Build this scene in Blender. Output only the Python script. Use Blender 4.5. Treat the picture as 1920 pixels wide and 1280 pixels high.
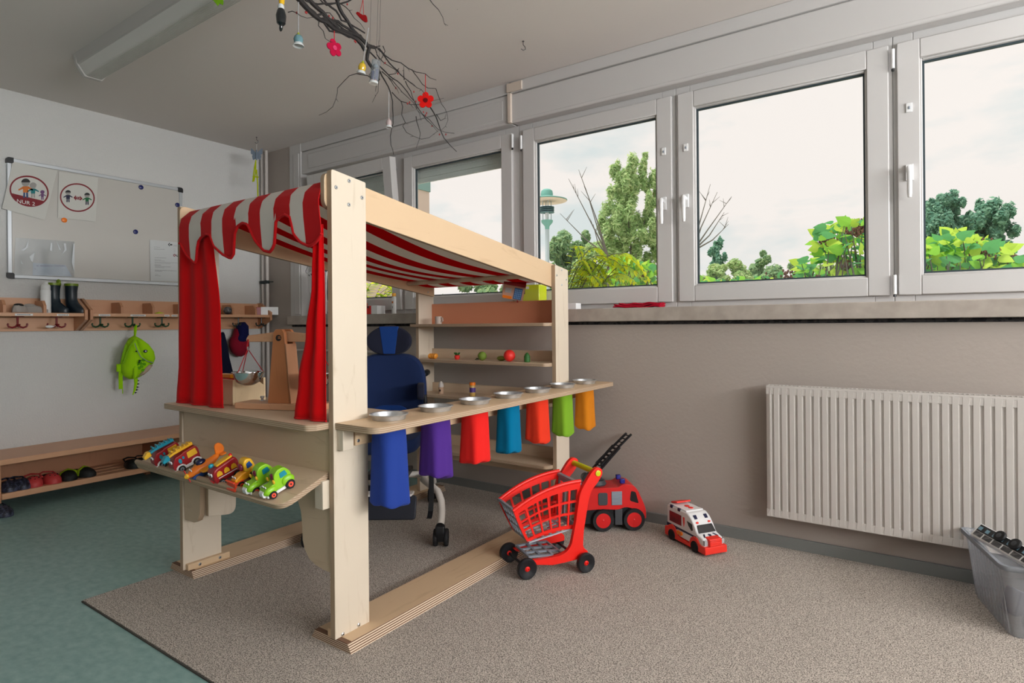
import bpy, math, random
import numpy as np
from mathutils import Vector, Matrix, Euler
random.seed(7); rng = np.random.default_rng(7)
for o in list(bpy.data.objects): bpy.data.objects.remove(o)
S = bpy.context.scene; C = S.collection
PI = math.pi
# ---------------------------------------------------------------- camera
F = 1120.0; PX, PY = 960.0, 608.0; YAW = math.radians(34.85); ROLL = 0.0085; H = 1.08
fw = Vector((-math.sin(YAW), math.cos(YAW), 0)); rt0 = Vector((math.cos(YAW), math.sin(YAW), 0)); up0 = Vector((0, 0, 1))
RT = rt0 * math.cos(ROLL) - up0 * math.sin(ROLL); UP = up0 * math.cos(ROLL) + rt0 * math.sin(ROLL)
CAM = Vector((0, 0, H))
cd = bpy.data.cameras.new('camera'); cam = bpy.data.objects.new('camera', cd); C.objects.link(cam)
m = Matrix.Identity(4)
for i in range(3): m[i][0] = RT[i]; m[i][1] = UP[i]; m[i][2] = -fw[i]; m[i][3] = CAM[i]
cam.matrix_world = m
cd.sensor_width = 36; cd.lens = F / 1920 * 36; cd.shift_y = (PY - 640) / 1920; cd.clip_start = .02; cd.clip_end = 300
S.camera = cam
def at(px, py, D):            # survey point seen at a pixel, D metres in front of the camera
    return CAM + (fw + RT * ((px - PX) / F) - UP * ((py - PY) / F)) * D
def on(px, py, ax, v):
    d = fw + RT * ((px - PX) / F) - UP * ((py - PY) / F); i = 'xyz'.index(ax)
    return CAM + d * ((v - CAM[i]) / d[i])
# ---------------------------------------------------------------- colour management
vs = S.view_settings; vs.view_transform = 'Standard'; vs.look = 'None'; vs.gamma = 1; vs.exposure = 0.0; vs.use_curve_mapping = False
def lin(c):
    r = []
    for v in c[:3]:
        v /= 255; r.append(v / 12.92 if v <= .04045 else ((v + .055) / 1.055) ** 2.4)
    return (*r, 1)
# ---------------------------------------------------------------- sky
w = bpy.data.worlds.new('sky'); S.world = w; w.use_nodes = True; N = w.node_tree.nodes; L = w.node_tree.links; N.clear()
tc = N.new('ShaderNodeTexCoord'); mp = N.new('ShaderNodeMapping'); mp.inputs['Scale'].default_value = (1.6, 1.6, 4.5)
no = N.new('ShaderNodeTexNoise'); no.inputs['Scale'].default_value = 2.2; no.inputs['Detail'].default_value = 7; no.inputs['Roughness'].default_value = .55
rp = N.new('ShaderNodeValToRGB'); rp.color_ramp.elements[0].position = .36; rp.color_ramp.elements[0].color = (.76, .81, .80, 1)
rp.color_ramp.elements[1].position = .52; rp.color_ramp.elements[1].color = (1.0, .925, .875, 1)
bg = N.new('ShaderNodeBackground'); bg.inputs['Strength'].default_value = 1.03; ou = N.new('ShaderNodeOutputWorld')
L.new(tc.outputs['Generated'], mp.inputs['Vector']); L.new(mp.outputs[0], no.inputs['Vector']); L.new(no.outputs['Fac'], rp.inputs[0])
L.new(rp.outputs[0], bg.inputs[0]); L.new(bg.outputs[0], ou.inputs[0])
def light(kind, name, loc, d, e, size=None, size_y=None, col=(1, 1, 1), ang=None):
    l = bpy.data.lights.new(name, kind); o = bpy.data.objects.new(name, l); C.objects.link(o); o.location = loc
    o.rotation_euler = Vector(d).to_track_quat('-Z', 'Y').to_euler(); l.energy = e; l.color = col
    if kind == 'AREA': l.shape = 'RECTANGLE'; l.size = size; l.size_y = size_y
    if ang: l.angle = ang
    return o
light('SUN', 'sun', (0, -5, 12), (.25, .38, -.89), 4.2, col=(1, .95, .88), ang=math.radians(18))
# added fill lamps by the right and back walls, brightening the interior
light('AREA', 'fill_lamp_right', (3.1, .9, 1.8), (-1, -.05, .75), 390, 3.8, 1.1, col=(.97, .985, 1))
light('AREA', 'fill_lamp_behind', (-.9, -3.1, 1.8), (0, 1, .9), 7, 4.5, 1.1, col=(1, .98, .96))

# ---------------------------------------------------------------- materials
MT = {}
def M(name, col, rough=.5, metal=0, bump=None, noise=None, spec=.5, col2=None, coat=0, trans=0, sheen=0, stretch=None, sss=0):
    if name in MT: return MT[name]
    m = bpy.data.materials.new(name); m.use_nodes = True; n = m.node_tree.nodes; l = m.node_tree.links
    b = n['Principled BSDF']; b.inputs['Base Color'].default_value = lin(col); b.inputs['Roughness'].default_value = rough
    b.inputs['Metallic'].default_value = metal; b.inputs['Specular IOR Level'].default_value = spec
    if coat: b.inputs['Coat Weight'].default_value = coat
    if trans: b.inputs['Transmission Weight'].default_value = trans
    if sheen: b.inputs['Sheen Weight'].default_value = sheen
    tc = n.new('ShaderNodeTexCoord'); mp = n.new('ShaderNodeMapping'); l.new(tc.outputs['Object'], mp.inputs[0])
    if stretch: mp.inputs['Scale'].default_value = stretch
    if noise:
        t = n.new('ShaderNodeTexNoise'); t.inputs['Scale'].default_value = noise[0]; t.inputs['Detail'].default_value = 5
        r = n.new('ShaderNodeValToRGB'); r.color_ramp.elements[0].position = .5 - noise[1]; r.color_ramp.elements[1].position = .5 + noise[1]
        r.color_ramp.elements[0].color = lin(col2 or [c * .85 for c in col]); r.color_ramp.elements[1].color = lin(col)
        l.new(mp.outputs[0], t.inputs['Vector']); l.new(t.outputs['Fac'], r.inputs[0]); l.new(r.outputs[0], b.inputs['Base Color'])
    if bump:
        t = n.new('ShaderNodeTexNoise'); t.inputs['Scale'].default_value = bump[0]; t.inputs['Detail'].default_value = 3
        k = n.new('ShaderNodeBump'); k.inputs['Strength'].default_value = bump[1]; k.inputs['Distance'].default_value = bump[2] if len(bump) > 2 else .002
        l.new(tc.outputs['Object'], t.inputs['Vector']); l.new(t.outputs['Fac'], k.inputs['Height']); l.new(k.outputs[0], b.inputs['Normal'])
    MT[name] = m; return m
def wood(name, c1, c2, axis='x', scale=1.0, rough=.45, dist=3.0):
    if name in MT: return MT[name]
    m = bpy.data.materials.new(name); m.use_nodes = True; n = m.node_tree.nodes; l = m.node_tree.links; b = n['Principled BSDF']
    tc = n.new('ShaderNodeTexCoord'); mp = n.new('ShaderNodeMapping'); l.new(tc.outputs['Object'], mp.inputs[0])
    s = [9, 9, 9]; s['xyz'.index(axis)] = 1.3; mp.inputs['Scale'].default_value = [v * scale for v in s]
    t = n.new('ShaderNodeTexNoise'); t.inputs['Scale'].default_value = 1.1; t.inputs['Detail'].default_value = 6; t.inputs['Distortion'].default_value = dist * .25
    wv = n.new('ShaderNodeMath'); wv.operation = 'MULTIPLY'; wv.inputs[1].default_value = 9
    fr = n.new('ShaderNodeMath'); fr.operation = 'PINGPONG'; fr.inputs[1].default_value = 1.0
    r = n.new('ShaderNodeValToRGB'); r.color_ramp.elements[0].color = lin(c1); r.color_ramp.elements[1].color = lin(c2)
    r.color_ramp.elements[0].position = .0; r.color_ramp.elements[1].position = .55
    l.new(mp.outputs[0], t.inputs['Vector']); l.new(t.outputs['Fac'], wv.inputs[0]); l.new(wv.outputs[0], fr.inputs[0])
    t2 = n.new('ShaderNodeTexNoise'); t2.inputs['Scale'].default_value = 3; l.new(mp.outputs[0], t2.inputs['Vector'])
    mx = n.new('ShaderNodeMath'); mx.operation = 'MULTIPLY_ADD'; mx.inputs[1].default_value = .55; l.new(fr.outputs[0], mx.inputs[0]); l.new(t2.outputs['Fac'], mx.inputs[2])
    l.new(mx.outputs[0], r.inputs[0]); l.new(r.outputs[0], b.inputs['Base Color']); b.inputs['Roughness'].default_value = rough
    MT[name] = m; return m
def ply(axis, per=.0062, strong=False):
    nm = 'ply_edge_' + axis + ('_open' if strong else '')
    if nm in MT: return MT[nm]
    m = bpy.data.materials.new(nm); m.use_nodes = True; n = m.node_tree.nodes; l = m.node_tree.links; b = n['Principled BSDF']
    tc = n.new('ShaderNodeTexCoord'); sp = n.new('ShaderNodeSeparateXYZ'); l.new(tc.outputs['Object'], sp.inputs[0])
    k = n.new('ShaderNodeMath'); k.operation = 'MULTIPLY'; k.inputs[1].default_value = 2 * PI / per; l.new(sp.outputs['xyz'.index(axis)], k.inputs[0])
    s = n.new('ShaderNodeMath'); s.operation = 'SINE'; l.new(k.outputs[0], s.inputs[0])
    r = n.new('ShaderNodeValToRGB'); r.color_ramp.elements[0].position = .45; r.color_ramp.elements[1].position = .6
    r.color_ramp.elements[0].color = lin((112, 78, 56) if strong else (156, 128, 102)); r.color_ramp.elements[1].color = lin((224, 204, 178) if strong else (192, 170, 144))
    a = n.new('ShaderNodeMath'); a.operation = 'MULTIPLY_ADD'; a.inputs[1].default_value = .5; a.inputs[2].default_value = .5; l.new(s.outputs[0], a.inputs[0])
    l.new(a.outputs[0], r.inputs[0]); l.new(r.outputs[0], b.inputs['Base Color']); b.inputs['Roughness'].default_value = .6
    MT[nm] = m; return m
def see_through(name, col, gloss, dif, rough=.02, difcol=(220, 225, 230)):   # thin clear sheet: transmission + a little gloss and diffuse
    if name in MT: return MT[name]
    m = bpy.data.materials.new(name); m.use_nodes = True; n = m.node_tree.nodes; l = m.node_tree.links; n.clear()
    t = n.new('ShaderNodeBsdfTransparent'); t.inputs[0].default_value = lin(col); g = n.new('ShaderNodeBsdfGlossy'); g.inputs['Roughness'].default_value = rough
    d = n.new('ShaderNodeBsdfDiffuse'); d.inputs[0].default_value = lin(difcol); a = n.new('ShaderNodeMixShader'); a.inputs[0].default_value = gloss
    c = n.new('ShaderNodeMixShader'); c.inputs[0].default_value = dif; o = n.new('ShaderNodeOutputMaterial')
    l.new(t.outputs[0], a.inputs[1]); l.new(g.outputs[0], a.inputs[2]); l.new(a.outputs[0], c.inputs[1]); l.new(d.outputs[0], c.inputs[2]); l.new(c.outputs[0], o.inputs[0])
    MT[name] = m; return m

birch = wood('birch_ply_z', (184, 164, 138), (216, 202, 182), 'z')
birch_x = wood('birch_ply_x', (172, 142, 114), (208, 184, 156), 'x')
birch_y = wood('birch_ply_y', (186, 152, 116), (214, 184, 148), 'y')
PXm, PYm, PZm = ply('x'), ply('y'), ply('z')
beech = wood('beech_y', (186, 132, 98), (208, 158, 122), 'y', 1.0, .4)
beech_d = wood('beech_z', (172, 116, 84), (192, 138, 102), 'z', 1.0, .45)
pine = wood('pine', (222, 192, 148), (238, 214, 172), 'x', 1.6, .5)
cherry = wood('cherry', (150, 84, 48), (190, 122, 78), 'z', 1.2, .4)
wallm = M('wall_woodchip', (206, 205, 203), .9, bump=(95, .8, .005), spec=.2)
ceilm = M('ceiling_paint', (216, 209, 204), .95, bump=(140, .15, .001), spec=.1)
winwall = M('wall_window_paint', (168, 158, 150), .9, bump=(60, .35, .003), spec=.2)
upvc = M('white_upvc', (200, 197, 195), .35)
upvc_d = M('white_upvc_box', (196, 193, 191), .5)
lino = M('linoleum', (146, 176, 170), .35, noise=(22, .2), col2=(118, 152, 148), bump=(30, .05), stretch=(1, 1.6, 1))
sillm = M('sill_stone', (178, 168, 158), .5, noise=(14, .2), col2=(158, 148, 138))
gapm = M('sill_gap', (52, 50, 50), .95, noise=(45, .04), col2=(20, 20, 24), bump=(80, .8, .004))
basem = M('baseboard_grey', (122, 124, 122), .5)
steel = M('steel', (205, 208, 212), .28, 1)
alu = M('aluminium', (196, 198, 200), .32, 1, bump=(60, .1))
dark = M('black_plastic', (20, 22, 26), .4)
darkr = M('black_rubber', (14, 15, 18), .7)
whitep = M('white_plastic', (232, 232, 232), .35)
redp = M('red_plastic', (222, 24, 22), .35)
redd = M('dark_red_plastic', (150, 18, 26), .35)
greyp = M('grey_plastic', (132, 140, 150), .4)
limep = M('lime_plastic', (140, 200, 30), .35)
yellp = M('yellow_plastic', (232, 178, 36), .35)
orgp = M('orange_plastic', (238, 122, 22), .35)
tealp = M('teal_plastic', (20, 138, 160), .35)
bluep = M('blue_plastic', (20, 70, 140), .35)
paper = M('paper', (222, 222, 220), .8)
def cloth(name, col, sheen=.04, b=(220, .25, .001)): return M(name, col, .9, bump=b, sheen=sheen, spec=.1)
def lucent(name, c, f=.45):
    m = bpy.data.materials.new(name); m.use_nodes = True; n = m.node_tree.nodes; l = m.node_tree.links; n.clear(); d = n.new('ShaderNodeBsdfDiffuse'); d.inputs[0].default_value = lin(c); t = n.new('ShaderNodeBsdfTranslucent'); t.inputs[0].default_value = lin(c); x = n.new('ShaderNodeMixShader'); x.inputs[0].default_value = f; o = n.new('ShaderNodeOutputMaterial'); l.new(d.outputs[0], x.inputs[1]); l.new(t.outputs[0], x.inputs[2]); l.new(x.outputs[0], o.inputs[0]); return m
roof_r, roof_w = lucent('roof_stripe_red', (214, 26, 30)), lucent('roof_stripe_white', (238, 232, 224))
redc = cloth('red_cotton', (205, 8, 14)); redc2 = cloth('red_stripe_cotton', (188, 22, 26)); whitec = cloth('white_stripe_cotton', (205, 198, 190))

# ---------------------------------------------------------------- mesh builder
class MB:
    def __init__(s): s.v = []; s.f = []; s.mi = []; s.mx = None
    def add(s, vs_, fs, mi=0):
        b = len(s.v)
        if s.mx is not None: vs_ = [s.mx @ Vector(v) for v in vs_]
        s.v += [tuple(v) for v in vs_]; s.f += [tuple(b + i for i in f) for f in fs]
        s.mi += (mi if isinstance(mi, list) else [mi] * len(fs)); return s
    def box(s, c, d, mi=0, rot=None):
        x, y, z = [k / 2 for k in d]; R = Euler(rot).to_matrix() if rot else None
        p = [Vector((a * x, b * y, e * z)) for a in (-1, 1) for b in (-1, 1) for e in (-1, 1)]
        if R: p = [R @ q for q in p]
        p = [q + Vector(c) for q in p]
        return s.add(p, [(0, 1, 3, 2), (4, 6, 7, 5), (0, 4, 5, 1), (2, 3, 7, 6), (0, 2, 6, 4), (1, 5, 7, 3)], mi)
    def bx(s, x0, x1, y0, y1, z0, z1, mi=0): return s.box(((x0 + x1) / 2, (y0 + y1) / 2, (z0 + z1) / 2), (abs(x1 - x0), abs(y1 - y0), abs(z1 - z0)), mi)
    def prism(s, poly, ax, a, b, mi=0, me=None):
        me = mi if me is None else me
        def P(u, v, w): return {'x': (w, u, v), 'y': (u, w, v), 'z': (u, v, w)}[ax]
        n = len(poly); vs_ = [P(u, v, a) for u, v in poly] + [P(u, v, b) for u, v in poly]
        ar = sum(poly[i][0] * poly[(i + 1) % n][1] - poly[(i + 1) % n][0] * poly[i][1] for i in range(n))
        flip = (ar > 0) == (ax != 'y')
        if b < a: flip = not flip
        f0 = tuple(range(n)); f1 = tuple(range(n, 2 * n)); fs = []
        if flip: fs = [f0[::-1], f1] + [(i, (i + 1) % n, n + (i + 1) % n, n + i) for i in range(n)]
        else: fs = [f0, f1[::-1]] + [((i + 1) % n, i, n + i, n + (i + 1) % n) for i in range(n)]
        return s.add(vs_, fs, [mi, mi] + [me] * n)
    def tube(s, pts, r, n=10, mi=0, cap=True, flat=1.0):
        pts = [Vector(p) for p in pts]; k = len(pts); rs = r if isinstance(r, (list, tuple)) else [r] * k
        vs_ = []; fs = []; t0 = (pts[1] - pts[0]).normalized(); a = t0.orthogonal().normalized()
        for i, p in enumerate(pts):
            t = (pts[min(i + 1, k - 1)] - pts[max(i - 1, 0)]); t = t.normalized() if t.length > 1e-9 else t0
            a = (a - t * a.dot(t)); a = a.normalized() if a.length > 1e-6 else t.orthogonal().normalized(); b = t.cross(a)
            for j in range(n):
                q = 2 * PI * j / n; vs_.append(p + (a * math.cos(q) + b * math.sin(q) * flat) * rs[i])
        for i in range(k - 1):
            for j in range(n): fs.append((i * n + j, i * n + (j + 1) % n, (i + 1) * n + (j + 1) % n, (i + 1) * n + j))
        if cap: fs += [tuple(range(n))[::-1], tuple((k - 1) * n + j for j in range(n))]
        return s.add(vs_, fs, mi)
    def lathe(s, prof, c=(0, 0, 0), n=24, ax='z', mi=0, sx=1, sy=1):
        vs_ = []; fs = []; k = len(prof)
        for r, h in prof:
            for j in range(n):
                q = 2 * PI * j / n; u, v = r * math.cos(q) * sx, r * math.sin(q) * sy
                vs_.append({'z': (c[0] + u, c[1] + v, c[2] + h), 'x': (c[0] + h, c[1] + u, c[2] + v), 'y': (c[0] + v, c[1] + h, c[2] + u)}[ax])
        for i in range(k - 1):
            for j in range(n): fs.append((i * n + j, i * n + (j + 1) % n, (i + 1) * n + (j + 1) % n, (i + 1) * n + j))
        fs += [tuple(range(n))[::-1], tuple((k - 1) * n + j for j in range(n))]
        return s.add(vs_, fs, mi)
    def ball(s, c, r, mi=0, n=16, m_=10, rot=None):
        r = r if isinstance(r, (list, tuple)) else (r, r, r); vs_ = []; fs = []; R = Euler(rot).to_matrix() if rot else None
        for i in range(m_ + 1):
            th = PI * i / m_
            for j in range(n):
                q = 2 * PI * j / n; p = Vector((r[0] * math.sin(th) * math.cos(q), r[1] * math.sin(th) * math.sin(q), -r[2] * math.cos(th)))
                if R: p = R @ p
                vs_.append(p + Vector(c))
        for i in range(m_):
            for j in range(n): fs.append((i * n + j, i * n + (j + 1) % n, (i + 1) * n + (j + 1) % n, (i + 1) * n + j))
        return s.add(vs_, fs, mi)
    def grid(s, P, nu, nv, mi=0, close=False):       # P(i,j)->point ; mi may be callable(i,j)
        vs_ = [P(i, j) for i in range(nu + 1) for j in range(nv + 1)]; fs = []; ms = []
        for i in range(nu):
            for j in range(nv):
                a = i * (nv + 1) + j; fs.append((a, a + 1, a + nv + 2, a + nv + 1)); ms.append(mi(i, j) if callable(mi) else mi)
        return s.add(vs_, fs, ms)
    def loft(s, rings, mi=0, cap=True):
        n = len(rings[0]); vs_ = [p for r in rings for p in r]; fs = []
        for i in range(len(rings) - 1):
            for j in range(n): fs.append((i * n + j, i * n + (j + 1) % n, (i + 1) * n + (j + 1) % n, (i + 1) * n + j))
        if cap: fs += [tuple(range(n))[::-1], tuple((len(rings) - 1) * n + j for j in range(n))]
        return s.add(vs_, fs, mi)
    def build(s, name, mats, parent=None, world=False, bevel=0, smooth=True, solid=0, subd=0, bseg=2, **tags):
        me = bpy.data.meshes.new(name); vs_ = s.v
        if parent is not None and world:
            base = parent
            q = Vector((0, 0, 0))
            while base is not None: q = q + base.location; base = base.parent
            vs_ = [(v[0] - q[0], v[1] - q[1], v[2] - q[2]) for v in vs_]
        me.from_pydata(vs_, [], s.f); me.validate()
        for mm in (mats if isinstance(mats, (list, tuple)) else [mats]): me.materials.append(mm)
        if len(me.polygons) == len(s.mi): me.polygons.foreach_set('material_index', s.mi)
        o = bpy.data.objects.new(name, me); C.objects.link(o)
        if parent is not None: o.parent = parent
        if smooth:
            me.polygons.foreach_set('use_smooth', [True] * len(me.polygons))
            try: me.set_sharp_from_angle(angle=math.radians(38))
            except Exception: pass
        if solid: k = o.modifiers.new('solid', 'SOLIDIFY'); k.thickness = solid; k.offset = 0
        if bevel: k = o.modifiers.new('bevel', 'BEVEL'); k.width = bevel; k.segments = bseg; k.limit_method = 'ANGLE'; k.angle_limit = math.radians(40)
        if subd: k = o.modifiers.new('sub', 'SUBSURF'); k.levels = subd; k.render_levels = subd
        for a, b in tags.items(): o[a] = b
        return o
def thing(name, label, cat, loc=(0, 0, 0), rz=0, group=None, rot=None):
    o = bpy.data.objects.new(name, None); C.objects.link(o); o.location = loc; o.rotation_euler = rot or (0, 0, rz); o.empty_display_size = .05
    o['label'] = label; o['category'] = cat
    if group: o['group'] = group
    return o
def single(mb, name, mats, label, cat, loc=(0, 0, 0), rz=0, group=None, rot=None, **k):
    o = mb.build(name, mats, None, **k); o.location = loc; o.rotation_euler = rot or (0, 0, rz); o['label'] = label; o['category'] = cat
    if group: o['group'] = group
    return o
def struct(mb, name, mats, parent=None, **k):
    o = mb.build(name, mats, parent, **k)
    if parent is None: o['kind'] = 'structure'
    return o
def dup(r, loc, rz=None, label=None, group=None):
    def cp(o, par):
        c = o.copy(); C.objects.link(c); c.parent = par
        for ch in [x for x in list(bpy.data.objects) if x.parent is o and x is not c]: cp(ch, c)
        return c
    kids = [x for x in list(bpy.data.objects) if x.parent is r]
    c = r.copy(); C.objects.link(c); c.location = loc
    if rz is not None: c.rotation_euler = (0, 0, rz)
    for k in kids: cp(k, c)
    if label: c['label'] = label
    if group: c['group'] = group
    return c
def rpoly(pts, rad, n=6):                 # rounded polygon, rad per corner
    out = []; k = len(pts)
    for i in range(k):
        r = rad[i] if isinstance(rad, (list, tuple)) else rad; p = Vector(pts[i]); a = Vector(pts[i - 1]); b = Vector(pts[(i + 1) % k])
        if r <= 0: out.append(tuple(p)); continue
        da = (a - p); db = (b - p); r1 = min(r, da.length * .49, db.length * .49); p0 = p + da.normalized() * r1; p1 = p + db.normalized() * r1
        for j in range(n + 1):
            t = j / n; out.append(tuple(p0 * (1 - t) ** 2 + p * 2 * t * (1 - t) + p1 * t * t))
    return out
def circ(c, r, n=24, ry=None): return [(c[0] + r * math.cos(2 * PI * i / n), c[1] + (ry or r) * math.sin(2 * PI * i / n)) for i in range(n)]
def text_mesh(txt, size, mat, parent, name, f, ext=.0004, align='CENTER', shear=0):
    cu = bpy.data.curves.new('t', 'FONT'); cu.body = txt; cu.size = size; cu.extrude = ext; cu.align_x = align; cu.align_y = 'CENTER'; cu.shear = shear; cu.resolution_u = 3
    o = bpy.data.objects.new('t', cu); C.objects.link(o); dg = bpy.context.evaluated_depsgraph_get(); dg.update()
    me = bpy.data.meshes.new_from_object(o.evaluated_get(dg)); bpy.data.objects.remove(o)
    for v in me.vertices: v.co = Vector(f(v.co.x, v.co.y, v.co.z))
    me.materials.clear(); me.materials.append(mat); q = bpy.data.objects.new(name, me); C.objects.link(q); q.parent = parent; return q
# ================================================================ ROOM
XW, YW, ZC = -4.80, 3.08, 2.60; XE, YN = 3.2, -3.2
b = MB(); b.bx(XW - .2, XE + .2, YN - .2, 3.3, -.12, 0); struct(b, 'floor', lino)
b = MB(); b.bx(XW - .2, XE + .2, YN - .2, 3.32, ZC, ZC + .18); struct(b, 'ceiling', ceilm)
b = MB(); b.bx(XW - .15, XW, YN, 3.3, 0, ZC); struct(b, 'wall_left', wallm)
b = MB(); b.bx(XW, XE, YN - .15, YN, 0, ZC); struct(b, 'wall_back', M('wall_back_paint', (128, 116, 104), .9))  # unseen wall, toned dark to cut light bounced onto facing surfaces
b = MB(); b.bx(XE, XE + .15, YN - .15, 3.3, 0, ZC); struct(b, 'wall_right', wallm)
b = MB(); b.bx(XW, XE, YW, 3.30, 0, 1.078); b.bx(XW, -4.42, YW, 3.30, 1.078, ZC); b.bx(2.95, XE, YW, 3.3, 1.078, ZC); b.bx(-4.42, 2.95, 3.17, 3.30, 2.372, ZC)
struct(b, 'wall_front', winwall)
b = MB(); b.bx(XW + .012, XE, YW - .014, YW, 0, .06); struct(b, 'baseboard_front', basem, bevel=.003)
b = MB(); b.bx(XW, XW + .014, YN, YW - .014, 0, .06); struct(b, 'baseboard_left', basem, bevel=.003)
# sill: stone slab over a rough open joint
b = MB(); b.bx(-4.40, 2.95, 3.025, 3.17, 1.092, 1.165); struct(b, 'trim_1', sillm, bevel=.004)
b = MB(); b.bx(-4.40, 2.95, YW - .004, YW + .01, 1.074, 1.092); struct(b, 'trim_2', gapm)
# shutter boxes above the windows
def sbox(nm, x0, x1, panel):
    b = MB(); b.bx(x0, x1, YW, 3.17, 2.53, ZC); b.bx(x0, x1, YW + .006, 3.17, 2.36, 2.524)
    b.bx(x0, x1, YW + .014, 3.17, 2.348, 2.53)
    if panel: b.bx(x0 + .09, x1 - .05, YW + .002, YW + .01, 2.375, 2.497)
    b.tube([(x0, YW + .017, 2.357), (x1, YW + .017, 2.357)], .013, 10)
    struct(b, nm, upvc_d, bevel=.003)
sbox('trim_3', -4.27, -2.155, True); sbox('trim_4', -2.140, 2.95, False)
b = MB(); b.bx(-4.42, -4.27, YW - .004, 3.17, 1.165, ZC); b.bx(-4.36, -4.29, YW - .01, YW, 1.18, 2.52); struct(b, 'trim_5', upvc_d, bevel=.003)
b = MB(); b.bx(-2.165, -2.05, YW - .012, YW, 2.535, 2.59); b.bx(-2.16, -2.135, YW - .01, YW + .02, 2.345, 2.53); struct(b, 'trim_6', M('old_cream_paint', (205, 190, 176), .6), bevel=.003)

glass = see_through('window_glass', (252, 253, 253), .03, 0)
seal = M('dark_seal', (44, 58, 64), .6)
slat = M('shutter_slats', (214, 222, 216), .5)
def ringbox(b, x0, x1, z0, z1, wd, y0, y1, mi=0):
    b.bx(x0, x0 + wd, y0, y1, z0, z1, mi); b.bx(x1 - wd, x1, y0, y1, z0, z1, mi); b.bx(x0 + wd, x1 - wd, y0, y1, z0, z0 + wd, mi); b.bx(x0 + wd, x1 - wd, y0, y1, z1 - wd, z1, mi)
def window(n, x0, x1, handle=None, hinge=None, tilt=0, shutter=None):
    a0 = {1: -4.27, 2: -3.168, 3: -2.141, 4: -1.114, 5: -.121, 6: .886, 7: 1.906}[n]; a1 = {1: -3.169, 2: -2.143, 3: -1.115, 4: -.122, 5: .885, 6: 1.905, 7: 2.95}[n]
    fr = MB(); fr.bx(a0, x0 + .06, 3.172, 3.24, 1.165, 2.372); fr.bx(x1 - .06, a1, 3.172, 3.24, 1.165, 2.372); fr.bx(x0 + .06, x1 - .06, 3.172, 3.24, 1.165, 1.25); fr.bx(x0 + .06, x1 - .06, 3.172, 3.24, 2.25, 2.372)
    W = struct(fr, 'window_%d' % n, upvc, bevel=.003)
    s = MB(); ringbox(s, 0, x1 - x0, 0, 1.115, .085, 0, .06); ringbox(s, .083, x1 - x0 - .083, .083, 1.032, .01, .012, .05)
    sash = s.build('sash', upvc, W, bevel=.004); sash.location = (x0, 3.15, 1.195); sash.rotation_euler = (tilt, 0, 0)
    g = MB(); ringbox(g, .09, x1 - x0 - .09, .09, 1.025, .011, .028, .042); g.build('glazing_seal', seal, sash)
    g = MB(); g.bx(.088, x1 - x0 - .088, .030, .034, .088, 1.027); g.build('pane', glass, sash)
    hm = whitep
    for hx, typ in (handle or []):
        h = MB(); h.bx(hx - .014, hx + .014, -.012, 0, .50, .57); h.tube([(hx, -.012, .545), (hx, -.045, .55), (hx, -.05, .53), (hx, -.046, .44), (hx, -.044, .42)], [.011, .011, .011, .010, .008], 10)
        h.build('handle', hm, sash, bevel=.003)
        h = MB(); h.bx(hx - .012, hx + .012, -.006, 0, .80, .84); h.bx(hx - .004, hx + .004, -.009, 0, .812, .825, 1); h.build('lock_plate', [hm, greyp], sash, bevel=.002)
    for hx, zz in (hinge or []):
        h = MB(); h.tube([(hx, 3.145, zz), (hx, 3.145, zz + .085)], .008, 10); h.tube([(hx, 3.145, zz - .012), (hx, 3.145, zz - .002)], .006, 8, 1)
        h.build('hinge', [whitep, dark], W)
    if shutter:
        h = MB(); z = 2.36; k = 0
        while z > shutter:
            h.bx(x0 - .03, x1 + .03, 3.262 + (.003 if k % 2 else 0), 3.275, z - .036, z, 0)
            for q in range(28): h.bx(x0 + .03 + q * .0335, x0 + .045 + q * .0335, 3.2605, 3.262, z - .036, z - .0335, 1)  # white dabs stand in for daylight showing through the slat slots
            z -= .038; k += 1
        h.build('roller_shutter', [slat, whitep], W)
    return W
window(1, -4.15, -3.185, tilt=math.radians(5.5), shutter=2.05)
window(2, -3.152, -2.185, hinge=[(-2.175, 2.21)], shutter=2.16)
window(3, -2.10, -1.132, handle=[(.925, 0)], hinge=[(-2.108, 2.19)])
window(4, -1.098, -.137, handle=[(.045, 0)], hinge=[(-.12, 2.20), (-.12, 1.20)])
window(5, -.106, .86, handle=[(.045, 0)])
window(6, .91, 1.88); window(7, 1.93, 2.90)
# heating pipes in the corner
for k, (x, r) in enumerate([(-4.755, .012), (-4.69, .014)]):
    b = MB(); b.tube([(x, 3.035, 0), (x, 3.035, ZC)], r, 12)
    o = single(b, 'heating_pipe', M('pipe_paint', (196, 188, 182), .5), ['thin white heating pipe rising nearest the room corner', 'slightly thicker white heating pipe beside the thinner one in the room corner'][k], 'pipe')
b = MB(); b.bx(-4.775, -4.66, 3.015, 3.02, 1.452, 1.476); b.tube([(-4.755, 3.035, 1.45), (-4.755, 3.035, 1.478)], .016, 12); b.tube([(-4.69, 3.035, 1.45), (-4.69, 3.035, 1.478)], .018, 12); b.tube([(-4.69, 3.02, 1.465), (-4.60, 3.03, 1.462)], .005, 8)
single(b, 'pipe_clamp', M('clamp_dark', (44, 54, 54), .5, .6), 'dark metal clamp gripping the two corner heating pipes', 'pipe clamp', bevel=.001)
b = MB(); b.tube([(-4.55, 3.055, .88), (-4.15, 3.055, .885), (-3.2, 3.055, .885)], .009, 8); b.box((-4.5, 3.06, .885), (.04, .03, .03))
single(b, 'wall_conduit', M('pipe_paint', (196, 188, 182), .5), 'white cable conduit running low along the wall beneath the far left window', 'conduit')
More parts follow.
